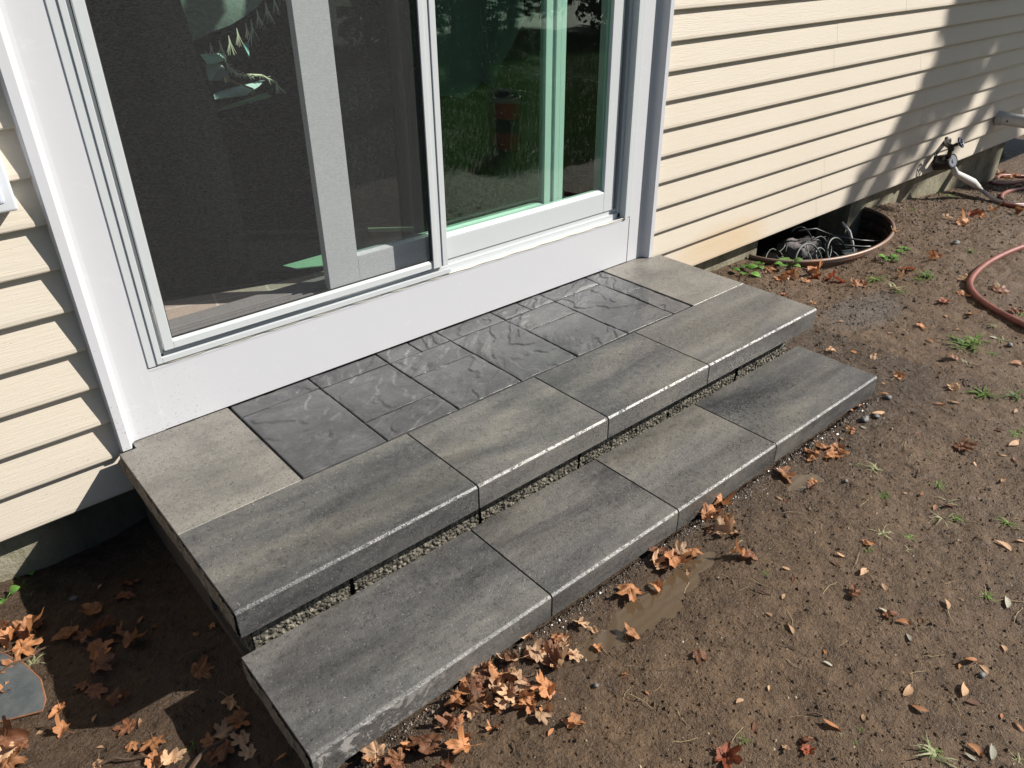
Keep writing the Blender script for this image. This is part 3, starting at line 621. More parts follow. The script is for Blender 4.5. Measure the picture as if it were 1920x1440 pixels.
# slate pavers: (x0,x1,y0,y1)
PV = [(.309,.552,.670,.7446,'narrow slate paver at the panel beside the left end slab'), (.309,.552,.310,.670,'largest slate paver, at the left end of the inset'),
      (.552,.787,.664,.7446,'narrow slate paver at the panel, second column from the left'), (.552,.787,.425,.664,'smooth square slate paver in the second column from the left'), (.552,.787,.310,.425,'oblong slate paver at the front of the second column from the left'),
      (.787,.908,.661,.7446,'tiny slate paver at the panel, left one of the third column'), (.908,1.022,.661,.7446,'tiny slate paver at the panel, right one of the third column'),
      (.787,1.022,.541,.661,'oblong slate paver behind the square one in the third column'), (.787,1.022,.310,.541,'pitted square slate paver at the front of the third column'),
      (1.022,1.256,.659,.7446,'narrow slate paver at the panel behind the long rippled paver'), (1.022,1.256,.310,.659,'long rippled slate paver in the middle of the inset'),
      (1.256,1.379,.661,.7446,'tiny slate paver at the panel, left one of the fifth column'), (1.379,1.491,.661,.7446,'tiny slate paver at the panel, right one of the fifth column'),
      (1.256,1.491,.545,.661,'oblong slate paver behind the glinting one in the fifth column'), (1.256,1.491,.310,.545,'shiny square slate paver with a wet hollow in the fifth column'),
      (1.491,1.727,.661,.7446,'narrow slate paver at the panel in the sixth column'), (1.491,1.727,.422,.661,'square slate paver in the sixth column'), (1.491,1.727,.310,.422,'oblong slate paver at the front of the sixth column'),
      (1.727,1.826,.537,.7446,'slim slate paver at the panel beside the right end slab'), (1.727,1.826,.310,.537,'slim slate paver at the front beside the right end slab')]
for q, (x0, x1, y0, y1, lab) in enumerate(PV):
    g = .0020
    xs = np.linspace(x0+g, x1-g, int((x1-x0)/.0024)); ys = np.linspace(y0+g, y1-g, int((y1-y0)/.0024))
    X, Y = np.meshgrid(xs, ys, indexing='ij')
    an = [.5, .15, .8, .35][q % 4]; U = X*math.cos(an)+Y*math.sin(an); Wv = -X*math.sin(an)+Y*math.cos(an)
    wx = U+.014*fbm(X*9, Y*9, 50+q, 3); wy = Wv+.014*fbm(X*9+5, Y*9, 80+q, 3)
    n1 = fbm(wx*4, wy*8, 100+q, 3, .5); n2 = fbm(wx*9, wy*34, 200+q, 4, .55); reg = ss(-.05, .35, fbm(X*7, Y*7, 400+q, 2))
    ter = (n1+.05*fbm(X*45, Y*45, 600+q, 3))*2.7; tf = ter-np.floor(ter); ter = (np.floor(ter)+ss(.86, 1, tf))/2.7
    H0 = .0078*ter+.0046*n2*reg+.0010*fbm(X*14, Y*14, 500+q, 3)+.0003*fbm(X*140, Y*140, 300+q, 2)
    H = H0-H0.mean()+.0012
    e = np.minimum(np.minimum(X-x0, x1-X), np.minimum(Y-y0, y1-Y))-g+.0012*fbm(X*60, Y*60, 7+q, 2)
    es = np.minimum(X-x0, x1-X)-g+.0012*fbm(X*60, Y*60, 7+q, 2)
    H = H*(.35+.65*ss(-.004, .02, e))-.0016*(1-ss(-.0015, .0025, es))-.0022
    cx, cy = (x0+x1)/2, (y0+y1)/2
    nx, ny = X.shape
    # skirt
    Xp = np.pad(X, 1, 'edge')-cx; Yp = np.pad(Y, 1, 'edge')-cy; Zp = np.pad(H+.05, 1, 'constant', constant_values=0.0)
    V = np.stack([Xp, Yp, Zp], -1).reshape(-1, 3); ny2 = ny+2
    i = np.arange(nx+1)[:, None]*ny2+np.arange(ny+1)[None, :]
    F = np.stack([i, i+ny2, i+ny2+1, i+1], -1).reshape(-1, 4)
    o = npmesh('slate_paver', V, F, SLATE, True); o.location = (cx, cy, -.05)
    sm = np.ones((nx+1, ny+1), bool); sm[0, :] = sm[-1, :] = sm[:, 0] = sm[:, -1] = False
    if len(o.data.polygons) == sm.size: o.data.polygons.foreach_set('use_smooth', sm.ravel())
    tag(o, lab, 'paver', 'slate pavers set in front of the door')
# joint sand, bed and base
JS = plain('black_joint_sand', (.028,.027,.027), .9, bumpy=1, bscale=500)
m_ = MB(); m_.box(.3065, 1.8285, .3045, .7448, -.052, -.0065); tag(m_.build('joint_sand', JS), 'black polymeric sand in the joints between the slate pavers', 'sand', kind='stuff')
def rough_block(x0, x1, y0, y1, z0, z1, seed, lab):
    o = empty('base_block', ((x0+x1)/2, y0, z0), lab, 'concrete block', 'rough concrete blocks under the upper step')
    m_ = MB(); m_.box(x0+.001, x1-.001, y0+.006, y1, z0, z1); m_.build('block_body', RUB, o)
    xs = np.linspace(x0+.002, x1-.002, int((x1-x0)/.003)); zz = np.linspace(z0, z1-.001, 40)
    X, Z = np.meshgrid(xs, zz, indexing='ij')
    V = np.stack([X, y0-.003-.010*np.abs(fbm(X*70, Z*70, seed, 3, .6))-.006*fbm(X*20, Z*20, seed+5, 2), Z], -1).reshape(-1, 3)-np.array(o.location)
    ny = len(zz); i = np.arange(len(xs)-1)[:, None]*ny+np.arange(ny-1)[None, :]
    npmesh('rough_face', V, np.stack([i, i+ny, i+ny+1, i+1], -1).reshape(-1, 4), RUB, True, o)
bx = [.035, .28, .66, 1.02, 1.42, 1.78, 2.09]
bl = ['rough concrete block at the left end under the upper step', 'rough concrete block, second from the left under the upper step', 'rough concrete block, third from the left under the upper step',
      'rough concrete block, fourth from the left under the upper step', 'rough concrete block, fifth from the left under the upper step', 'rough concrete block at the right end under the upper step']
for i in range(6): rough_block(bx[i]+.003, bx[i+1]-.003, .070, .30, -.25, -.0695, 11+i, bl[i])
m_ = MB(); m_.box(.03, 2.10, .302, .76, -.5, -.0695); m_.box(.03, 2.10, .07, .30, -.5, -.2502)
tag(m_.build('step_base', plain('packed_base', (.09,.07,.055), .95, bumpy=1)), 'packed brown base under the upper step, seen at its shaded left side', 'step base')
m_ = MB(); m_.box(.015, 2.12, -.235, .05, -.45, -.2325)
tag(m_.build('gravel_bed', plain('gravel_bed', (.11,.09,.07), .95, bumpy=1)), 'gravel bed the lower step slabs lie on', 'gravel bed')
# ------------------------------------------------------------------ ground
WC = (3.515, .79, .57, .355)   # window well centre and half axes
def gbase(x, y):
    z = -.245-.055*(1-ss(-.12, .22, x))-.10*np.clip(x-4.1, 0, 2.6)
    z = z+.02*(1-ss(-.4, -.2, x))*ss(.55, .8, y)
    z = z-.04*np.exp(-(((x-3.1)/.35)**2+((y-.42)/.18)**2))
    return z
PUDZ = -.2548
def gz(x, y):
    x = np.asarray(x, dtype=float); y = np.asarray(y, dtype=float)
    z = gbase(x, y)
    near = np.exp(-((y+.30)/.10)**2)*ss(.0, .3, x)*(1-ss(2.0, 2.3, x))       # trough along the lower step
    calm = 1-.75*near
    z = z+.010*fbm(x*1.7, y*1.7, 1, 3)*calm+(.0110*fbm(x*7, y*7, 4, 3)*calm)+.0060*fbm(x*26, y*26, 8, 3, .6)
    msk = ss(-.1, .35, fbm(x*2.3, y*2.3, 31, 2)); c = fbm(x*63+4*fbm(x*9, y*9, 33, 2), y*63, 12, 4, .65); z = z+.0034*c*(.35+.65*msk)-.0032*ss(.22, .6, -c)*msk
    for (a, b, ra, rb, d) in [(.74, -.385, .13, .055, .012), (.90, -.375, .17, .045, .012), (1.52, -.350, .10, .035, .011), (1.03, -.36, .10, .03, .008), (.60, -.375, .08, .03, .006)]:
        z = z-d*np.exp(-(((x-a)/ra)**2+((y-b)/rb)**2))
    # footprints, pock marks
    for (a, b) in [(1.06, -.62), (1.15, -.70), (.98, -.78), (1.7, -.75), (2.2, -.55), (1.45, -1.0)]:
        z = z-.006*np.exp(-(((x-a)/.03)**2+((y-b)/.02)**2))
    z = z+.012*np.exp(-((y+.275)/.012)**2)*ss(.1, .4, x)*(1-ss(2.1, 2.2, x))*(.4+.6*vnoise(x*14, y*3, 5))
    e = ((x-WC[0])/(WC[2]-.004))**2+((y-WC[1])/(WC[3]-.004))**2
    return np.where(e < 1, -.66, z)
def axis(lo, hi, step, far, growth=1.25):
    a = list(np.arange(lo, hi, step)); s = step; v = a[-1]
    while v < far[1]: s *= growth; v += s; a.append(v)
    s = step; v = lo; pre = []
    while v > far[0]: s *= growth; v -= s; pre.append(v)
    return np.array(pre[::-1]+a)
def axis2(): # x: finest near the camera
    a = list(np.arange(-.62, 2.4, .0062))+list(np.arange(2.4, 6.6, .0125))
    s = .0125; v = a[-1]
    while v < 120: s *= 1.3; v += s; a.append(v)
    s = .0062; v = a[0]; pre = []
    while v > -120: s *= 1.3; v -= s; pre.append(v)
    return np.array(pre[::-1]+a)
gx = axis2(); gy = axis(-1.45, .86, .0062, (-120, 60), 1.3)
GX, GY = np.meshgrid(gx, gy, indexing='ij')
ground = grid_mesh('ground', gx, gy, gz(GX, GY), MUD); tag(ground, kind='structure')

xs = np.arange(.30, 1.75, .02); ys = np.arange(-.50, -.262, .02)
XX, YY = np.meshgrid(xs, ys, indexing='ij')
pud = grid_mesh('puddle', xs, ys, np.full(XX.shape, PUDZ)+.0003*fbm(XX*4, YY*4, 3, 2), m_puddle()); tag(pud, 'shallow muddy water lying in the hollows along the lower step', 'puddle', kind='structure')

def gh(x, y): return float(gz(np.array([x]), np.array([y]))[0])

# loose mud crumbs and grit
def crumbs(name, n, region, smin, smax, m, seed, label, cat, lift=.2):
    r_ = np.random.default_rng(seed)
    base = np.array([(1,0,0),(-1,0,0),(0,1,0),(0,-1,0),(0,0,1),(0,0,-1)], float); fa = np.array([(0,2,4),(2,1,4),(1,3,4),(3,0,4),(2,0,5),(1,2,5),(3,1,5),(0,3,5)])
    P = region(r_, n); S = smin+(smax-smin)*r_.random(n)**4
    V = base[None]*(1+.5*(r_.random((n, 6, 1))-.5)); th = r_.random(n)*6.28
    Rm = np.stack([np.stack([np.cos(th), -np.sin(th), 0*th], -1), np.stack([np.sin(th), np.cos(th), 0*th], -1), np.stack([0*th, 0*th, .75+0*th], -1)], 1)
    V = np.einsum('nij,nkj->nki', Rm, V)*S[:, None, None]*(.7+.6*r_.random((n, 1, 3)))
    z = gz(P[:, 0], P[:, 1]); ok = z > -.6
    V = V+np.stack([P[:, 0], P[:, 1], z+S*lift], -1)[:, None]
    V = V[ok]; k = len(V); F = (np.arange(k)[:, None, None]*6+fa[None]).reshape(-1, 3)
    o = npmesh(name, V.reshape(-1, 3), F, m, False); tag(o, label, cat, kind='stuff'); return o
def regA(r_, n):
    x = r_.random(n)**1.3*3.6-.5; y = r_.random(n)*2.0-1.2
    y = np.where((x > -.02) & (x < 2.15) & (y > -.27), -.27-r_.random(n)*.9, y)
    c = fbm(x*3, y*3, 21, 2); k = r_.random(n) < .35+.9*c; x = np.where(k, x, x+.13*r_.standard_normal(n)); y = np.where((x > -.02) & (x < 2.15) & (y > -.27), -.27-r_.random(n)*.9, y)
    return np.stack([x, y], -1)
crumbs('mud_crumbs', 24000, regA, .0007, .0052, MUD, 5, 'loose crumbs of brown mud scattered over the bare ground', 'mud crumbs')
def regB(r_, n):
    x = r_.random(n)*2.1+.02; y = -.262-np.abs(r_.standard_normal(n))*.016; return np.stack([x, y], -1)
crumbs('wet_grit', 5000, regB, .001, .005, plain('wet_grit', (.10,.075,.055), .3), 6, 'wet grit washed up along the foot of the lower step', 'grit')
def regC(r_, n):
    return np.stack([2.78+.22*r_.standard_normal(n), .12+.10*r_.standard_normal(n)], -1)
crumbs('stone_dust', 1100, regC, .001, .004, plain('grey_stone_dust', (.09,.092,.095), .8), 8, 'dark grey stone dust spilled beside the right end of the upper step', 'stone dust')
def regD(r_, n):
    x = 2.2+r_.random(n)*4; y = .78-np.abs(r_.standard_normal(n))*.45; return np.stack([x, y], -1)
def regE(r_, n):
    x = .3+r_.random(n)*4.2; y = -.31-r_.random(n)*.95; y = np.where(x > 2.2, y+r_.random(n)*.9, y); return np.stack([x, y], -1)
crumbs('chaff', 1500, regE, .0008, .0045, plain('pale_chaff', (.36,.29,.19), .8), 12, 'fine pale chaff and leaf bits trodden into the mud', 'chaff', .1)
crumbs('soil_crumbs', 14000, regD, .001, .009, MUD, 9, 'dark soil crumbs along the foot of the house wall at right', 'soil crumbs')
# ------------------------------------------------------------------ leaves
def leaf_mesh(name, m, seed, kind):
    r_ = random.Random(seed); NA, NR = 72, 7
    tips = [(90, 1.0), (38, .86), (142, .86), (-18, .55), (198, .55)] if kind != 'frag' else [(90, 1.0), (30, .6), (150, .35)]
    vs = [(0, 0, 0)]; ax = r_.uniform(0, 6.28); curl = {'flat': .12, 'curl': .75, 'ball': 1.3, 'frag': .5}[kind]
    lob = [(math.radians(a+r_.uniform(-7, 7)), L_*r_.uniform(.85, 1.1)) for a, L_ in tips]
    ph = [r_.uniform(0, 6.28) for _ in range(6)]
    def rad(th):
        b = .36
        for a, L_ in lob:
            d = abs((th-a+math.pi) % (2*math.pi)-math.pi)
            w_ = .50 if L_ > .7 else .40
            if d < w_:
                t_ = 1-d/w_; s_ = t_**.92
                s_ += .22*max(0, 1-abs(d-.21)/.08)
                b = max(b, .36+(L_-.36)*min(1, s_))
        return b*(1+.06*math.sin(th*23+ph[0])+.04*math.sin(th*37+ph[1]))
    out = []
    for j in range(1, NR+1):
        for i in range(NA):
            th = 2*math.pi*i/NA; r0 = rad(th)*j/NR
            x, y = r0*math.cos(th), r0*math.sin(th)
            u = x*math.cos(ax)+y*math.sin(ax); v_ = -x*math.sin(ax)+y*math.cos(ax)
            z = curl*.55*u*u+.10*math.sin(5*u+ph[2])*curl+.13*math.sin(4.2*v_+ph[3]+2*u)*curl+.05*math.sin(11*x+ph[4])*math.sin(10*y+ph[5])
            rr = math.hypot(x, y); z += curl*.35*max(0, rr-.45)*math.sin(3*th+ph[1])
            dm = min(abs((th-a+math.pi) % (2*math.pi)-math.pi) for a, _ in lob); z += -.035*math.exp(-(dm*rr/.035)**2)
            if curl > .9:
                a2 = u*1.25; u2 = math.sin(a2)/1.25; z += (1-math.cos(a2))*.5; x += (u2-u)*math.cos(ax); y += (u2-u)*math.sin(ax)
            vs.append((x, y, z))
    fs = [(0, 1+i, 1+(i+1) % NA) for i in range(NA)]
    for j in range(NR-1):
        for i in range(NA): a = 1+j*NA; fs.append((a+i, a+NA+i, a+NA+(i+1) % NA, a+(i+1) % NA))
    # petiole
    mb = MB(); mb.add(vs, fs); zc = 0
    mb.tube([(0, 0, 0), (.0, -.3, .03), (.05, -.62, .09), (.12, -.85, .12)], [.018, .014, .012, .012], 4)
    zm = min(v[2] for v in mb.v); mb.v = [(a*.5, b*.5, (c-zm)*.5) for a, b, c in mb.v]
    me = bpy.data.meshes.new(name); me.from_pydata(mb.v, [], mb.f); me.update(); me.materials.append(m)
    me.polygons.foreach_set('use_smooth', [True]*len(me.polygons)); return me
LM = {}
for c in LEAFM:
    for kd in ('flat', 'curl', 'ball', 'frag'):
        LM[c, kd] = [leaf_mesh('maple_leaf', LEAFM[c], hash((c, kd, 3)) % 1 + ord(c[0])*7+ord(kd[0])*3+s, kd) for s in range(2 if kd != 'frag' else 1)]
def place(name, me, x, y, s, label, cat, group, rz=None, tilt=.25, lift=.0, z=None):
    o = bpy.data.objects.new(name, me); COL.objects.link(o)
    o.location = (x, y, (gh(x, y) if z is None else z)+lift); o.scale = (s, s, s)
    o.rotation_euler = (random.uniform(-tilt, tilt), random.uniform(-tilt, tilt), random.uniform(0, 6.28) if rz is None else rz)
    return tag(o, label, cat, group)
SHAPE = {'flat': 'flat', 'curl': 'curled', 'ball': 'tightly crumpled', 'frag': 'torn piece of'}
CN = {'orange': 'orange-brown', 'tan': 'light tan', 'dark': 'dark brown', 'red': 'reddish', 'pale': 'pale grey-green'}
def scatter_leaves(L, cols, kinds, where, grp, tilt=.35, k=1.25, lift=0):
    k *= 1.12
    for i, (x, y, s) in enumerate(L):
        c = random.choice(cols); kd = random.choice(kinds)
        if s > .075 and kd == 'frag': kd = 'flat'
        me = random.choice(LM[c, kd])
        place('maple_leaf', me, x, y, s*k, (SHAPE[kd]+' '+CN[c]+' maple leaf '+where) if kd != 'frag' else 'torn '+CN[c]+' maple leaf '+where, 'leaf', SHAPE[kd]+' '+CN[c]+' leaves '+grp, tilt=tilt, lift=lift)
    return
scatter_leaves(PILE, ['orange', 'orange', 'tan', 'tan', 'dark'], ['curl', 'ball', 'ball', 'curl', 'flat'], 'in the drift along the lower step', 'in the front drift', .5, 1.45, .004)
scatter_leaves([(x+random.uniform(-.02, .02), y+random.uniform(-.012, .012), s*.9) for x, y, s in PILE], ['dark', 'orange'], ['curl', 'ball', 'frag'], 'under the drift at the step', 'under the front drift', .4, 1.3, .001)
scatter_leaves(PUD, ['orange', 'dark', 'orange', 'tan'], ['curl', 'ball', 'curl', 'frag'], 'in the wet hollow along the lower step', 'in the wet hollow', .5, 1.4, .004)
scatter_leaves(STEPR, ['orange', 'dark', 'orange'], ['curl', 'ball'], 'by the right half of the lower step', 'by the step right half', .5, 1.35, .003)
scatter_leaves(YARD, ['orange', 'dark', 'tan', 'red'], ['curl', 'frag', 'curl'], 'scattered on the bare yard', 'on the yard', .4, 1.2, .002)
scatter_leaves(WELL, ['orange', 'red', 'tan', 'orange'], ['ball', 'curl'], 'near the window well and the house wall', 'near the window well', .7, 1.15, .004)
scatter_leaves(SHADE, ['orange', 'dark', 'dark', 'orange'], ['ball', 'curl', 'flat'], 'on the shaded mud left of the steps', 'in the shade left of the steps', .3, 1.3, .002)  # dark leaf colours favoured here, standing in for deeper shade
scatter_leaves(CORNER, ['orange', 'tan', 'dark', 'orange'], ['curl', 'flat', 'ball'], 'at the near left corner of the picture', 'at the near left corner', .4, 1.3, .002)

def slim_mesh(m, seed):
    r_ = random.Random(seed); vs = []; N = 9; c = r_.uniform(-.8, .8); tw = r_.uniform(-1, 1)
    for i in range(N):
        f = i/(N-1); w_ = .17*math.sin(math.pi*min(1, f*1.02+.01))**.8+.006; x = f-.5
        for k_ in (-1, 0, 1): vs.append((x, w_*k_+c*.15*math.sin(f*3), .03+.25*c*c*math.sin(f*3.1)+(.05 if k_ else 0)+tw*.12*k_*f))
    fs = [(i*3+k_, i*3+k_+1, i*3+k_+4, i*3+k_+3) for i in range(N-1) for k_ in (0, 1)]
    me = bpy.data.meshes.new('small_leaf'); me.from_pydata(vs, [], fs); me.update(); me.materials.append(m)
    me.polygons.foreach_set('use_smooth', [True]*len(me.polygons)); return me
SLM = [slim_mesh(LEAFM[c], i) for i, c in enumerate(['tan', 'tan', 'orange', 'pale', 'tan', 'dark', 'tan', 'orange', 'tan'])]
for i, (x, y, s) in enumerate(SLIM):
    rg = 'near the bottom right corner' if (y < -.55 and x < 2.2) else ('on the yard right of the steps' if x > 2.2 else 'beside the lower step')
    place('small_leaf', random.choice(SLM), x, y, s*.92, 'narrow dry yellowish leaflet lying '+rg, 'leaf', 'narrow dry leaflets '+rg, tilt=.2, lift=.001)

# grass tufts and weeds
def tuft_mesh(m, seed, n, spread=.5, flat=.55):
    r_ = random.Random(seed); vs = []; fs = []
    for b in range(n):
        a = r_.uniform(0, 6.28); L_ = r_.uniform(.35, 1.0)*.6; w_ = r_.uniform(.012, .03); up = r_.uniform(.15, 1)*flat
        bx, by = r_.uniform(-.12, .12), r_.uniform(-.12, .12); n0 = len(vs); K_ = 5
        for k_ in range(K_):
            f = k_/(K_-1); d = L_*f; z = up*L_*(f*1.6-f*f*1.15); ww = w_*(1-f**1.5)+.002
            aa = a+.5*f*math.sin(b)
            for sg in (-1, 1): vs.append((bx+d*math.cos(aa)-sg*ww*math.sin(aa), by+d*math.sin(aa)+sg*ww*math.cos(aa), z))
        fs += [(n0+2*k_, n0+2*k_+1, n0+2*k_+3, n0+2*k_+2) for k_ in range(K_-1)]
    me = bpy.data.meshes.new('grass_tuft'); me.from_pydata(vs, [], fs); me.update(); me.materials.append(m)
    me.polygons.foreach_set('use_smooth', [True]*len(me.polygons)); return me
TM = [tuft_mesh(GRASSM, 1, 34), tuft_mesh(GRASSM, 2, 20), tuft_mesh(GRASSP, 3, 22), tuft_mesh(GRASSM, 4, 12), tuft_mesh(GRASSP, 5, 9)]
for i, (x, y, s) in enumerate(TUFT):
    me = TM[i % 5]; pale = i % 5 in (2, 4)
    if x < 0: wh = 'left of the steps in the sun'
    elif y > .35: wh = 'by the window well'
    elif x > 2.3: wh = 'in the yard right of the steps'
    elif x < 1.3: wh = 'near the bottom of the picture'
    else: wh = 'on the mud in front of the steps'
    place('grass_tuft', me, x, y, s*1.25, ('straw-pale' if pale else 'green')+' grass tuft '+wh, 'grass tuft', ('pale' if pale else 'green')+' tufts '+wh, tilt=.15, lift=-.002)
    # a couple of straws beside the larger tufts
def broad(x, y, s, lab, n=6, seed=0):
    r_ = random.Random(seed); o = empty('weed', (x, y, gh(x, y)), lab, 'weed')
    for b in range(n):
        a = b*2.4+r_.uniform(-.4, .4); L_ = s*r_.uniform(.45, .75); el = r_.uniform(.25, .9)
        vs = []; N = 7
        for i in range(N):
            f = i/(N-1); w_ = .30*L_*math.sin(math.pi*f**.8)**.9+.001; d = L_*(.35+.65*f)*math.cos(el*.8); z = L_*(.35+.65*f)*math.sin(el)-.35*L_*f*f
            for k_ in (-1, 0, 1): vs.append((d*math.cos(a)-k_*w_*math.sin(a), d*math.sin(a)+k_*w_*math.cos(a), z+(.10*w_ if k_ else 0)))
        m_ = MB(); m_.add(vs, [(i*3+k_, i*3+k_+1, i*3+k_+4, i*3+k_+3) for i in range(N-1) for k_ in (0, 1)])
        m_.tube([(0, 0, 0), ((.4*L_)*math.cos(a)*math.cos(el*.8), (.4*L_)*math.sin(a)*math.cos(el*.8), .4*L_*math.sin(el))], .0012, 5)
        me = bpy.data.meshes.new('leaf_blade'); me.from_pydata(m_.v, [], m_.f); me.materials.append(BROADM); me.polygons.foreach_set('use_smooth', [True]*len(me.polygons))
        c = bpy.data.objects.new('leaf_blade', me); COL.objects.link(c); c.parent = o
BLL = ['broad-leaved green weed in front of the window well', 'grey-green broadleaf weed at the back corner of the upper step', 'bright green seedling on the yard beside the window well', 'small weed between the step corner and the well',
       'green seedling at the foot of the foundation at far left', 'large green weed leaf at the left picture edge', 'small round-leaved weed in the sun at left', 'green weed at the far end of the foundation by the dark recess', 'small weed below the well rim', 'weed at the foot of the foundation below the tap']
for i, (x, y, s) in enumerate(BROAD): broad(x, y, s*1.2, BLL[i], 6 if i not in (5,) else 3, i)

# dead straws and twigs
STR = plain('dry_straw', (.40,.30,.17), .8); TWG = plain('dark_twig', (.09,.055,.035), .8)
def straw_mesh(seed, m, th):
    r_ = random.Random(seed); p = Vector((-.5, 0, th)); a = 0; pts = [p.copy()]
    for i in range(6):
        a += r_.uniform(-.35, .35); p = p+Vector((math.cos(a), math.sin(a), 0))*.17; p.z = th+r_.uniform(0, .05); pts.append(p.copy())
    m_ = MB(); m_.tube(pts, [th, th, th, th*.9, th*.8, th*.7, th*.5], 5); me = bpy.data.meshes.new('straw'); me.from_pydata(m_.v, [], m_.f); me.materials.append(m); return me
SM = [straw_mesh(s, STR, .013) for s in range(4)]; TW = [straw_mesh(9+s, TWG, .03) for s in range(3)]
for i in range(190):
    x = random.uniform(.4, 4.2); y = random.uniform(-1.0, .5)
    if x < 2.2 and y > -.30: y = random.uniform(-1.1, -.31)
    tw = i % 7 == 0; wh = 'on the yard right of the steps' if x > 2.2 else 'on the mud in front of the steps'
    place('twig' if tw else 'straw', random.choice(TW if tw else SM), x, y, random.uniform(.018, .07), ('short dark twig ' if tw else 'thin dry straw ')+wh, 'twig' if tw else 'straw', ('twigs ' if tw else 'straws ')+wh, tilt=.05, lift=.001)
for (x, y, a, s) in [(-.10, .01, .55, .16), (-.25, .09, -.2, .10), (-.36, .50, .5, .12), (-.03, .25, .1, .10)]:
    place('twig', TW[0], x, y, s, 'long thin twig lying among the leaves left of the steps', 'twig', 'long twigs left of the steps', rz=a, tilt=.02, lift=.004)
# pebbles
def pebble(x, y, s, m, lab, grp=None):
    V = []; F = []
    import bmesh
    bm = bmesh.new(); bmesh.ops.create_icosphere(bm, subdivisions=3, radius=1)
    sd_ = random.random()*50
    from mathutils import noise
    for v in bm.verts:
        k_ = 1+.35*noise.noise(v.co*1.1+Vector((sd_, 0, 0)))+.08*noise.noise(v.co*4+Vector((sd_, 3, 0))); v.co = Vector((v.co.x*k_, v.co.y*k_*.8, v.co.z*k_*.6))*s
    me = bpy.data.meshes.new('pebble'); bm.to_mesh(me); bm.free(); me.materials.append(m); me.polygons.foreach_set('use_smooth', [True]*len(me.polygons))
    o = bpy.data.objects.new('pebble', me); COL.objects.link(o); o.location = (x, y, gh(x, y)+s*.3); return tag(o, lab, 'stone', grp)
PBM = plain('grey_pebble', (.13,.125,.12), .6, bumpy=.4, bscale=200)
for i, (x, y, s) in enumerate([(2.16,-.30,.014),(2.02,-.33,.012),(1.97,-.315,.017),(2.9,-.42,.012),(2.45,-.74,.013),(2.30,-.72,.016),(3.3,-.55,.014),(1.62,-.44,.008),(.56,-.45,.007),(-.21,.62,.011),(3.9,.2,.02),(1.2,-.98,.009),(4.3,.35,.022)]):
    pebble(x, y, s, PBM, 'small grey pebble half sunk in the mud', 'grey pebbles on the mud')
# ------------------------------------------------------------------ window well
well = empty('window_well', (WC[0], WC[1], -.66), 'corrugated rusty steel window well with a dark inside against the foundation', 'window well')
def rust(name, a, b, r=.6, metal=.3):
    t = NT(name); v = t.coord('World'); n_ = t.noise(v, 14, 7, .7)
    return t.set(t.mix(t.ramp(n_, [(.4, 0), (.62, 1)]), a, b), r, t.bump(t.noise(v, 90, 5, .7), .4, .003), metal)
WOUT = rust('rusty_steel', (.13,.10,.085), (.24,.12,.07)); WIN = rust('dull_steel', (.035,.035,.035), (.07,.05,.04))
def well_wall(name, inset, m):
    th = np.linspace(0, math.pi, 90); zz = np.linspace(-.72, -.236, 60)
    TH, Z = np.meshgrid(th, zz, indexing='ij'); wv = .0065*np.sin(Z*2*math.pi/.065)
    a, b = WC[2]-inset+wv, WC[3]-inset+wv
    V = np.stack([a*np.cos(TH), -b*np.sin(TH), Z+.66], -1).reshape(-1, 3); ny = 60
    i = np.arange(89)[:, None]*ny+np.arange(ny-1)[None, :]
    npmesh(name, V, np.stack([i, i+ny, i+ny+1, i+1], -1).reshape(-1, 4), m, True, well)
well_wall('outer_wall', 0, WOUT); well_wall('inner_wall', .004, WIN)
m_ = MB(); m_.tube([(WC[0]+(WC[2]-.001)*math.cos(a), WC[1]-(WC[3]-.001)*math.sin(a), -.2345) for a in np.linspace(0, math.pi, 80)], .0095, 10)
m_.build('rim', rust('rim_steel', (.20,.16,.14), (.26,.15,.10), .45), well, smooth=True)
# rock, block and cables in the well
import bmesh
from mathutils import noise as mnoise
def rock(name, loc, sc, m, lab, cat, seed=0, sub=5):
    bm = bmesh.new(); bmesh.ops.create_icosphere(bm, subdivisions=sub, radius=1); sv = Vector((seed*7.1, seed*3.3, 0))
    for v in bm.verts:
        c = v.co.copy(); k_ = 1+.28*mnoise.noise(c*1.2+sv)+.12*mnoise.noise(c*3+sv)+.05*mnoise.noise(c*9+sv)
        k2 = 1/max(abs(c.x), abs(c.y), abs(c.z))**.45; v.co = Vector((c.x*k_*k2*sc[0], c.y*k_*k2*sc[1], c.z*k_*k2*sc[2]))
    me = bpy.data.meshes.new(name); bm.to_mesh(me); bm.free(); me.materials.append(m); me.polygons.foreach_set('use_smooth', [True]*len(me.polygons))
    o = bpy.data.objects.new(name, me); COL.objects.link(o); o.location = loc; return tag(o, lab, cat)
rock('rock', (3.44, .80, -.37), (.13, .09, .10), plain('granite', (.14,.125,.125), .9, bumpy=1, bscale=90, var=.5), 'rough grey granite rock sitting in the window well', 'rock', 2)
rock('cinder_block', (3.10, .74, -.42), (.09, .06, .08), plain('block_grey', (.16,.165,.155), .9, bumpy=.6), 'grey concrete lump beside the rock in the window well', 'block', 5, 3)
m_ = MB(); m_.box(3.02, 3.98, .50, .96, -.66, -.50); 
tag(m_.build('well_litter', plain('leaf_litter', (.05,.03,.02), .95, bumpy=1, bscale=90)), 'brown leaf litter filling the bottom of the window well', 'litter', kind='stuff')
WIRE = plain('grey_green_cable', (.10,.115,.105), .5); WIRED = plain('black_cable', (.03,.033,.033), .4)
def arc(c, r, a0, a1, tilt, n=22, squash=1):
    return [(c[0]+r*math.cos(a), c[1]+r*squash*math.sin(a)*math.cos(tilt), c[2]+r*math.sin(a)*math.sin(tilt)) for a in np.linspace(a0, a1, n)]
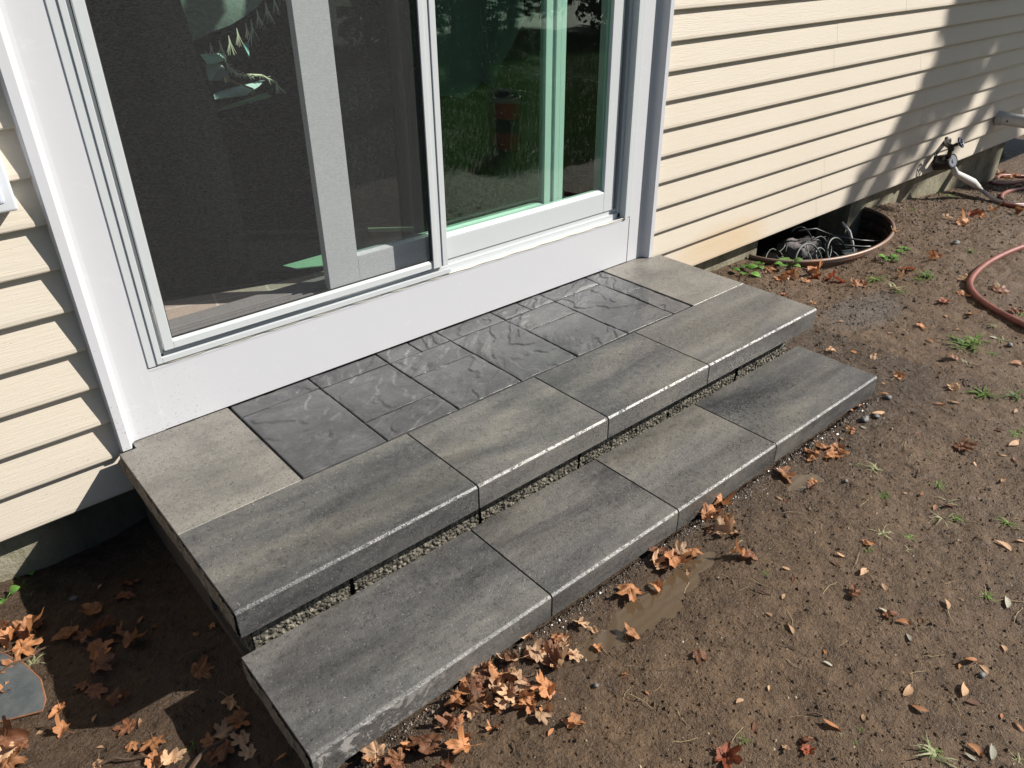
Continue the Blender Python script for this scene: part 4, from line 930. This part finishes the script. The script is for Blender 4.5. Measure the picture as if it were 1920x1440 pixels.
WR = [(arc((3.20, .60, -.32), .13, .1, 3.1, 1.2), .0045, WIRE, 'pale grey-green cable arching against the front rim of the window well'),
      (arc((3.34, .62, -.29), .045, 0, 6.2, 1.0), .0045, WIRE, 'small closed loop of pale cable in the window well'),
      (arc((3.47, .60, -.31), .09, .2, 3.2, 1.1), .005, WIRE, 'pale cable loop right of the small closed loop in the window well'),
      (arc((3.34, .74, -.30), .13, -.2, 2.0, 1.25), .0045, WIRED, 'black cable arching over the granite rock'),
      ([(3.36, .78, -.20), (3.5, .76, -.215), (3.56, .68, -.25), (3.66, .58, -.27), (3.76, .52, -.285)], .005, WIRED, 'black cable running to the right across the window well'),
      ([(3.56, .72, -.24), (3.55, .66, -.29), (3.66, .56, -.30), (3.78, .50, -.31)], .0055, WIRED, 'black plastic strut below the long black cable'),
      ([(3.05, .78, -.30), (3.08, .72, -.25), (3.06, .66, -.28), (3.12, .60, -.33)], .003, WIRE, 'thin pale root curling at the left end of the window well')]
for pts, r_, m, lab in WR: m_ = MB(); m_.tube(pts, r_, 8); tag(m_.build('cable', m, smooth=True), lab, 'cable')
for q in range(9):
    c_ = (random.uniform(3.10, 3.62), random.uniform(.56, .74), random.uniform(-.34, -.29)); r0 = random.uniform(.05, .12); a0 = random.uniform(-1, 2)
    m_ = MB(); pts = [(x+.01*math.sin(i*.9), y+.012*math.sin(i*.7+q), z+.008*math.sin(i*1.1)) for i, (x, y, z) in enumerate(arc(c_, r0, a0, a0+random.uniform(2.5, 5), random.uniform(.2, 1.2)))]
    m_.tube(pts, .0028, 6); tag(m_.build('cable', WIRED if q % 3 else WIRE, smooth=True), ('thin black' if q % 3 else 'thin grey')+' cable in the tangle at the bottom of the window well', 'cable', ('thin black' if q % 3 else 'thin grey')+' cables tangled in the window well')
m_ = MB(); m_.tube([(3.66, .70, -.20), (3.69, .665, -.25), (3.70, .64, -.31), (3.71, .62, -.38)], [.006, .008, .008, .006], 8)
tag(m_.build('stake', plain('white_stake', (.55,.53,.50), .5), smooth=True), 'short white stake standing in the dark right half of the window well', 'stake')
m_ = MB(); m_.prism([(3.60, .60), (3.80, .52), (3.83, .60), (3.66, .68)], 'z', -.37, -.355); tag(m_.build('plastic_tray', plain('blue_grey_plastic', (.06,.07,.075), .4)), 'dark blue-grey plastic tray at the foot of the white stake', 'tray')

# ------------------------------------------------------------------ tap, timer and hose
BLK = plain('black_metal', (.018,.018,.02), .38); BLKB = plain('blackened_brass', (.05,.045,.035), .5, .5)
tap = empty('water_tap', (4.80, .74, .03), 'dark old water tap with wheel handle low on the siding', 'tap')
m_ = MB(); m_.tube([(4.86, .74, .03), (4.80, .70, .03), (4.75, .66, .03), (4.73, .645, .02)], [.016, .015, .018, .016], 12); m_.tube([(4.745, .655, .03), (4.745, .655, -.03)], .013, 12); m_.tube([(4.74, .66, .03), (4.745, .625, .055)], .009, 10)
m_.tube([(4.87, .739, .03), (4.865, .733, .03)], .03, 16); m_.build('tap_body', BLKB, tap, smooth=True)
m_ = MB(); c = Vector((4.748, .61, .065)); nrm = Vector((.1, -.75, .5)).normalized(); u = nrm.orthogonal().normalized(); v_ = nrm.cross(u)
m_.tube([c+(u*math.cos(a)+v_*math.sin(a))*.028 for a in np.linspace(0, 2*math.pi, 25)], .0055, 8)
for k in range(5): a = k*1.2566; m_.tube([c, c+(u*math.cos(a)+v_*math.sin(a))*.028], .004, 6)
m_.tube([c-nrm*.03, c+nrm*.008], .006, 8); m_.build('wheel_handle', plain('blue_black_paint', (.03,.045,.08), .35), tap, smooth=True)
m_ = MB()
for j in range(7): pts = [(4.78+random.uniform(-.02, .0), .70, .03), (4.70+random.uniform(-.03, .02), .70+random.uniform(-.01, .02), .0), (4.68+random.uniform(-.03, .03), .71, -.05-random.uniform(0, .04))]; m_.tube(pts, .0022, 5)
m_.build('wire_tie', BLK, tap)
timer = empty('hose_timer', (4.84, .655, -.05), 'black round hose timer with a grey dial hanging from the tap', 'hose timer')
ax_ = Vector((-.22, -.90, .34)).normalized(); c0 = Vector((4.79, .695, -.075))
m_ = MB(); m_.tube([c0-ax_*.05, c0-ax_*.045, c0+ax_*.055, c0+ax_*.062], [.040, .046, .046, .042], 26); m_.tube([(4.745, .655, -.03), (4.765, .68, -.06)], .02, 12); m_.build('timer_body', BLK, timer, smooth=False)
m_ = MB(); m_.tube([c0+ax_*.0622, c0+ax_*.067], [.036, .034], 26); m_.tube([c0+ax_*.067, c0+ax_*.071], [.012, .010], 16); m_.build('dial', plain('grey_dial', (.22,.24,.27), .4), timer)
m_ = MB(); m_.tube([c0+ax_*.0621, c0+ax_*.0665], [.043, .0425], 26); m_.build('dial_ring', plain('black_plastic_ring', (.03,.03,.035), .3), timer)
HANDLE = plain('white_hose_grip', (.62,.62,.60), .4)
hp = [(4.86, .66, -.105), (4.92, .65, -.155), (5.02, .62, -.20), (5.10, .60, -.235), (5.17, .58, -.275)]
m_ = MB(); m_.tube(hp, [.017, .019, .023, .025, .016], 14); tag(m_.build('hose_grip', HANDLE, smooth=True), 'white tapered hose connector below the timer', 'hose connector')
def catmull(P, n=12):
    P = [Vector(q) for q in P]; P = [2*P[0]-P[1]]+P+[2*P[-1]-P[-2]]; out = []
    for i in range(1, len(P)-2):
        for k in range(n):
            t_ = k/n; a, b, c_, d = P[i-1:i+3]
            out.append(.5*((2*b)+(c_-a)*t_+(2*a-5*b+4*c_-d)*t_*t_+(3*b-a-3*c_+d)*t_**3))
    return out+[P[-2]]
def hose_on(P, r, z0=None):
    return [(x, y, gh(x, y)+r*.9) if z is None else (x, y, z) for x, y, z in P]
HOSE = plain('red_rubber_hose', (.23,.075,.060), .5, bumpy=.3, bscale=50, var=.55); HOSEW = plain('white_hose', (.55,.50,.47), .45)
m_ = MB(); m_.tube(catmull([(5.17, .58, -.275), (5.22, .53, -.325), (5.17, .44, -.335), (5.19, .34, -.34), (5.35, .30, -.355), (5.55, .34, -.37)]), .011, 10)
tag(m_.build('leader_hose', HOSEW, smooth=True), 'short whitish hose from the connector down to the ground', 'hose')
H1 = catmull(hose_on([(3.02, -.60, None), (3.05, -.50, None), (3.10, -.40, None), (3.17, -.27, None), (3.25, -.16, None), (3.38, -.075, None), (3.58, -.035, None), (3.84, -.03, None), (4.15, -.06, None), (4.6, -.14, None), (5.2, -.1, None), (5.9, .1, None)], .014))
H2 = catmull(hose_on([(5.9, .1, None), (6.3, .28, None), (6.25, .52, None), (5.87, .53, None), (5.62, .54, None), (5.36, .49, None), (5.13, .385, None), (5.17, .29, None), (5.5, .27, None), (6.0, .45, None), (6.5, .62, None), (6.3, .80, None), (6.0, .75, None), (5.85, .72, None), (6.05, .66, None), (6.7, .6, None)], .014))
m_ = MB(); m_.tube(H1, .0128, 12); m_.tube(H2, .0128, 12)
tag(m_.build('garden_hose', HOSE, smooth=True), 'faded red garden hose coiled and trailing across the mud at right', 'garden hose')
# white pipe leaving the wall
pipe = empty('drain_pipe', (5.62, .74, .07), 'white plastic pipe sticking straight out of the siding at the right edge', 'pipe')
m_ = MB(); N = 20
m_.tube([(5.62, .735, .07), (5.62, .05, .064)], .040, 24, cap=False); m_.tube([(5.62, .05, .064), (5.62, .735, .07)], .035, 24, cap=False); m_.build('pipe_tube', plain('white_pvc', (.55,.55,.54), .4), pipe, smooth=True)
m_ = MB(); m_.tube([(5.62, .737, .07), (5.62, .70, .0697)], .046, 24); m_.build('pipe_collar', plain('pvc_collar', (.50,.49,.48), .45), pipe)
m_ = MB(); m_.tube([(5.585, .66, .066), (5.577, .66, .064)], .006, 8); m_.build('screw', BLK, pipe)

# ------------------------------------------------------------------ outlet cover at the left edge
oc = empty('outlet_cover', (-.12, .74, .70), 'white weatherproof outlet cover on the siding at the left edge', 'outlet cover')
WP = plain('white_plastic', (.62,.64,.68), .3)
m_ = MB(); m_.box(-.205, -.036, .700, .745, .648, .86); m_.build('mounting_block', WP, oc, bevel=.006, seg=3)
m_ = MB(); m_.box(-.185, -.058, .668, .6995, .672, .835); m_.build('cover_lid', plain('milky_cover', (.55,.60,.70), .2), oc, bevel=.009, seg=3)
m_ = MB(); m_.box(-.118, -.098, .662, .672, .658, .690); m_.tube([(-.075, .6675, .69), (-.075, .6645, .69)], .006, 12); m_.tube([(-.16, .6675, .69), (-.16, .6645, .69)], .006, 12); m_.build('latch', plain('grey_latch', (.35,.36,.38), .4), oc)

# ------------------------------------------------------------------ sheet metal at the near left
SM_ = rust('blue_grey_sheet', (.085,.105,.115), (.15,.16,.165), .38, .35); RE = rust('rust_edge', (.17,.07,.035), (.26,.12,.06), .9, 0)
fl = empty('metal_sheet', (-.42, .40, -.30), 'blue-grey metal sheet with rusty edges lying at the left picture edge', 'metal sheet')
def gz0(x, y): return gh(x, y)
up = [(-.70, .58), (-.43, .585), (-.395, .565), (-.352, .47), (-.335, .40), (-.340, .335), (-.352, .308), (-.46, .352), (-.70, .44)]
m_ = MB(); m_.prism(up, 'z', -.292, -.289); m_.build('upper_plate', SM_, fl)
m_ = MB(); pr = [Vector((x, y, -.2905)) for x, y in up]; m_.tube(pr, .0022, 6); m_.build('rusty_edge', RE, fl)
lo = [(-.352, .306), (-.46, .350), (-.70, .44), (-.70, .10), (-.50, .22), (-.39, .285)]
m_ = MB(); m_.prism(lo, 'z', -.313, -.310); m_.build('lower_plate', SM_, fl)

# ------------------------------------------------------------------ the garden mirrored in the panes: can, lawn, trees
bz = gh(3.43, -1.62)
can = empty('waste_can', (3.43, -1.62, bz), 'small red waste can with a dark band and grey rim, mirrored in the door glass', 'waste can')
def ring(r0, r1, z0, z1): m = MB(); m.tube([(3.43, -1.62, bz+z0), (3.43, -1.62, bz+z1)], [r0, r1], 28); return m
REDM = plain('red_orange_plastic', (.38,.06,.025), .55, bumpy=.6, bscale=70, var=.8)
ring(.070, .074, 0, .04).build('can_base', BLK, can); ring(.076, .082, .04, .16).build('lower_body', REDM, can); ring(.083, .086, .16, .26).build('dark_band', plain('dark_green_band', (.02,.035,.03), .5), can)
ring(.086, .090, .26, .37).build('upper_body', REDM, can); ring(.096, .098, .37, .405).build('rim', plain('grey_rim', (.33,.33,.33), .5), can); ring(.092, .066, .405, .445).build('lid', plain('black_liner', (.012,.012,.014), .2), can)

r_ = np.random.default_rng(4); n = 190000
dx = r_.random(n)**.8*10+1.2; dy = -(.85+r_.random(n)**1.5*9.3)
keep = (dy < np.minimum(-.88, -1.42+.35*(dx-2.75))-.30*fbm(dx*1.6, dy*1.6, 77, 3)); dx = dx[keep]; dy = dy[keep]; n = len(dx)
th = r_.random(n)*6.28; L_ = .03+.05*r_.random(n); w_ = .003+.003*r_.random(n); z = gz(dx, dy); ln = r_.normal(0, .4, (n, 2))
b0 = np.stack([dx+w_*np.cos(th), dy+w_*np.sin(th), z-.004], -1); b1 = np.stack([dx-w_*np.cos(th), dy-w_*np.sin(th), z-.004], -1)
tp = np.stack([dx+ln[:, 0]*L_, dy+ln[:, 1]*L_, z+L_], -1)
o = npmesh('lawn', np.stack([b0, b1, tp], 1).reshape(-1, 3), np.arange(n*3).reshape(-1, 3), LAWNM, False); tag(o, 'green lawn beyond the bare mud, mirrored in the door glass', 'lawn', kind='stuff')

BARK = plain('bark', (.045,.032,.024), .95, bumpy=1.0, bscale=40, var=.4)
FOL = m_leaf('foliage', (.025,.07,.012), (.06,.12,.025))
def tree(base, trunk, limbs, clumps, label, seed, leaf=.05, per=700):
    o = empty('tree', base, label, 'tree', None); m_ = MB(); m_.tube(trunk[0], trunk[1], 16); m_.build('trunk', BARK, o, smooth=True)
    if limbs:
        m_ = MB()
        for pts, rs in limbs: m_.tube(pts, rs, 8)
        m_.build('limbs', BARK, o, smooth=True)
    r_ = np.random.default_rng(seed); Vs = []
    for (c, rad, k) in clumps:
        q = int(per*k); d = r_.normal(0, 1, (q, 3)); d /= np.linalg.norm(d, axis=1)[:, None]; P = np.array(c)+d*np.array(rad)*(r_.random((q, 1))**.45)
        a = r_.normal(0, 1, (q, 3)); a /= np.linalg.norm(a, axis=1)[:, None]; b = np.cross(a, r_.normal(0, 1, (q, 3))); b /= np.linalg.norm(b, axis=1)[:, None]
        s = leaf*(.6+.8*r_.random((q, 1))); Vs.append(np.stack([P-a*s, P+b*s*.5, P+a*s, P-b*s*.5], 1).reshape(-1, 3))
    V = np.concatenate(Vs)-np.array(base); npmesh('crown', V, np.arange(len(V)).reshape(-1, 4), FOL, False, o); return o
# tall tree mirrored in the glass
tb = (5.75, -5.0, -.42)
tree(tb, ([(5.75, -5.0, -.45), (5.74, -5.0, 0), (5.72, -5.03, 2), (5.75, -5.0, 5), (5.7, -5.1, 9), (5.7, -5.1, 11)], [.30, .21, .18, .16, .12, .05]), [([(5.7, -5.1, 9+.3*k), (5.7+1.5*math.cos(k*1.3), -5.1+1.5*math.sin(k*1.3), 10+.35*k)], [.05, .02]) for k in range(6)],
     [((5.7+1.2*math.cos(k*1.1), -5.1+1.2*math.sin(k*1.1), 10+.4*k), (1.0, 1.0, .6), 1) for k in range(8)], 'tall bare-trunked tree on the lawn, its trunk mirrored in the door glass', 3, .07, 900)
# tree whose leaning limbs shade the right end of the siding
def W(x, z, t_): return (x+1.067*t_, .745-.78*t_, z+t_)     # point t_ metres of rise up-sun from the wall
limbs = []; clumps = []
for (x0, z0, x1, z1, t0, t1, ra, rb) in [(3.35, -.45, 4.95, .92, 4.9, 5.0, .05, .09), (3.75, -.30, 5.5, 1.1, 5.3, 5.3, .05, .10), (4.15, -.3, 5.75, .85, 4.6, 5.0, .035, .07), (4.75, -.2, 6.3, .7, 5.2, 5.2, .03, .06), (4.45, .40, 6.4, 1.9, 5.4, 5.6, .08, .16), (5.1, .05, 7.0, 1.3, 5.4, 5.6, .03, .08)]:
    a = Vector(W(x0, z0, t0)); b = Vector(W(x1, z1, t1)); mid = a.lerp(b, .5)+Vector((0, .05, -.06)); e = Vector((12.6, -4.2, 7.2))
    limbs.append((catmull([a, mid, b, b.lerp(e, .5)+Vector((0, 0, .2)), e], 8), [ra+(rb-ra)*min(1, i/16)+.03*max(0, i-16)/16 for i in range(33)]))
for (x, z, t_, r0, k) in [(4.62, .78, 5.2, .17, .9), (4.9, .70, 5.2, .22, 1.3), (5.25, .75, 5.3, .25, 1.4), (4.75, .30, 5.2, .15, .5), (5.0, .30, 5.3, .14, .4), (5.6, .95, 5.4, .35, 2.0), (5.45, .48, 5.3, .17, .5), (4.45, .42, 5.2, .14, .5), (4.35, .12, 5.2, .11, .25), (4.7, .52, 5.3, .2, .8), (4.4, .05, 5.2, .10, .12), (4.1, -.15, 5.2, .09, .1), (4.95, .95, 5.1, .22, .5), (5.3, 1.0, 5.3, .30, .8), (4.6, .50, 5.0, .13, .16), (4.25, .25, 5.0, .10, .10), (5.6, 1.3, 5.4, .40, 1.3), (5.9, .75, 5.3, .22, .35), (6.2, .5, 5.3, .2, .3), (4.95, .45, 5.2, .12, .12), (6.5, 1.2, 5.5, .5, 1), (7.2, 1.6, 5.6, .7, 1.4), (3.85, .0, 5.0, .08, .06), (5.6, 2.0, 5.8, .5, 1.2), (6.6, 2.6, 5.9, .8, 1.6)]:
    clumps.append((W(x, z, t_), (r0, r0*.7, r0*.7), k))
for k in range(10): clumps.append(((13.6+1.3*math.cos(k*1.9), -4.4+1.0*math.sin(k*1.9), 11.5+.35*k), (1.1, 1.1, .8), 1.5))
tree((12.8, -4.6, -.5), ([(12.8, -4.6, -.6), (12.8, -4.6, 0), (12.7, -4.4, 4), (12.6, -4.2, 7.2), (13.4, -4.3, 12)], [.4, .3, .26, .2, .08]), limbs, clumps, 'leafy tree off to the right whose limbs shade the far siding', 5, .05, 420)

for q, (x, y, h_) in enumerate([(2.5, -9.6, 3.0), (5.2, -10.0, 3.4), (8.0, -9.5, 3.1), (10.8, -10.1, 3.6), (13.6, -9.4, 3.3), (16.8, -10.0, 3.8)]):
    tree((x, y, -.8), ([(x, y, -.9), (x, y, .2), (x+.1, y, 1.4)], [.12, .10, .06]), [], [((x+.9*math.cos(k*2.1+q), y+.5*math.sin(k*2.1), -.1+h_*k/9), (1.0, .7, .6), 1.6) for k in range(9)],
         ['dense dark shrub, farthest left of the row behind the lawn', 'dark shrub, second from the left behind the lawn', 'dark shrub, third from the left behind the lawn', 'dark shrub, fourth from the left behind the lawn', 'dark shrub, fifth from the left behind the lawn', 'tall dark shrub, farthest right of the row behind the lawn'][q], 40+q, .09, 420)
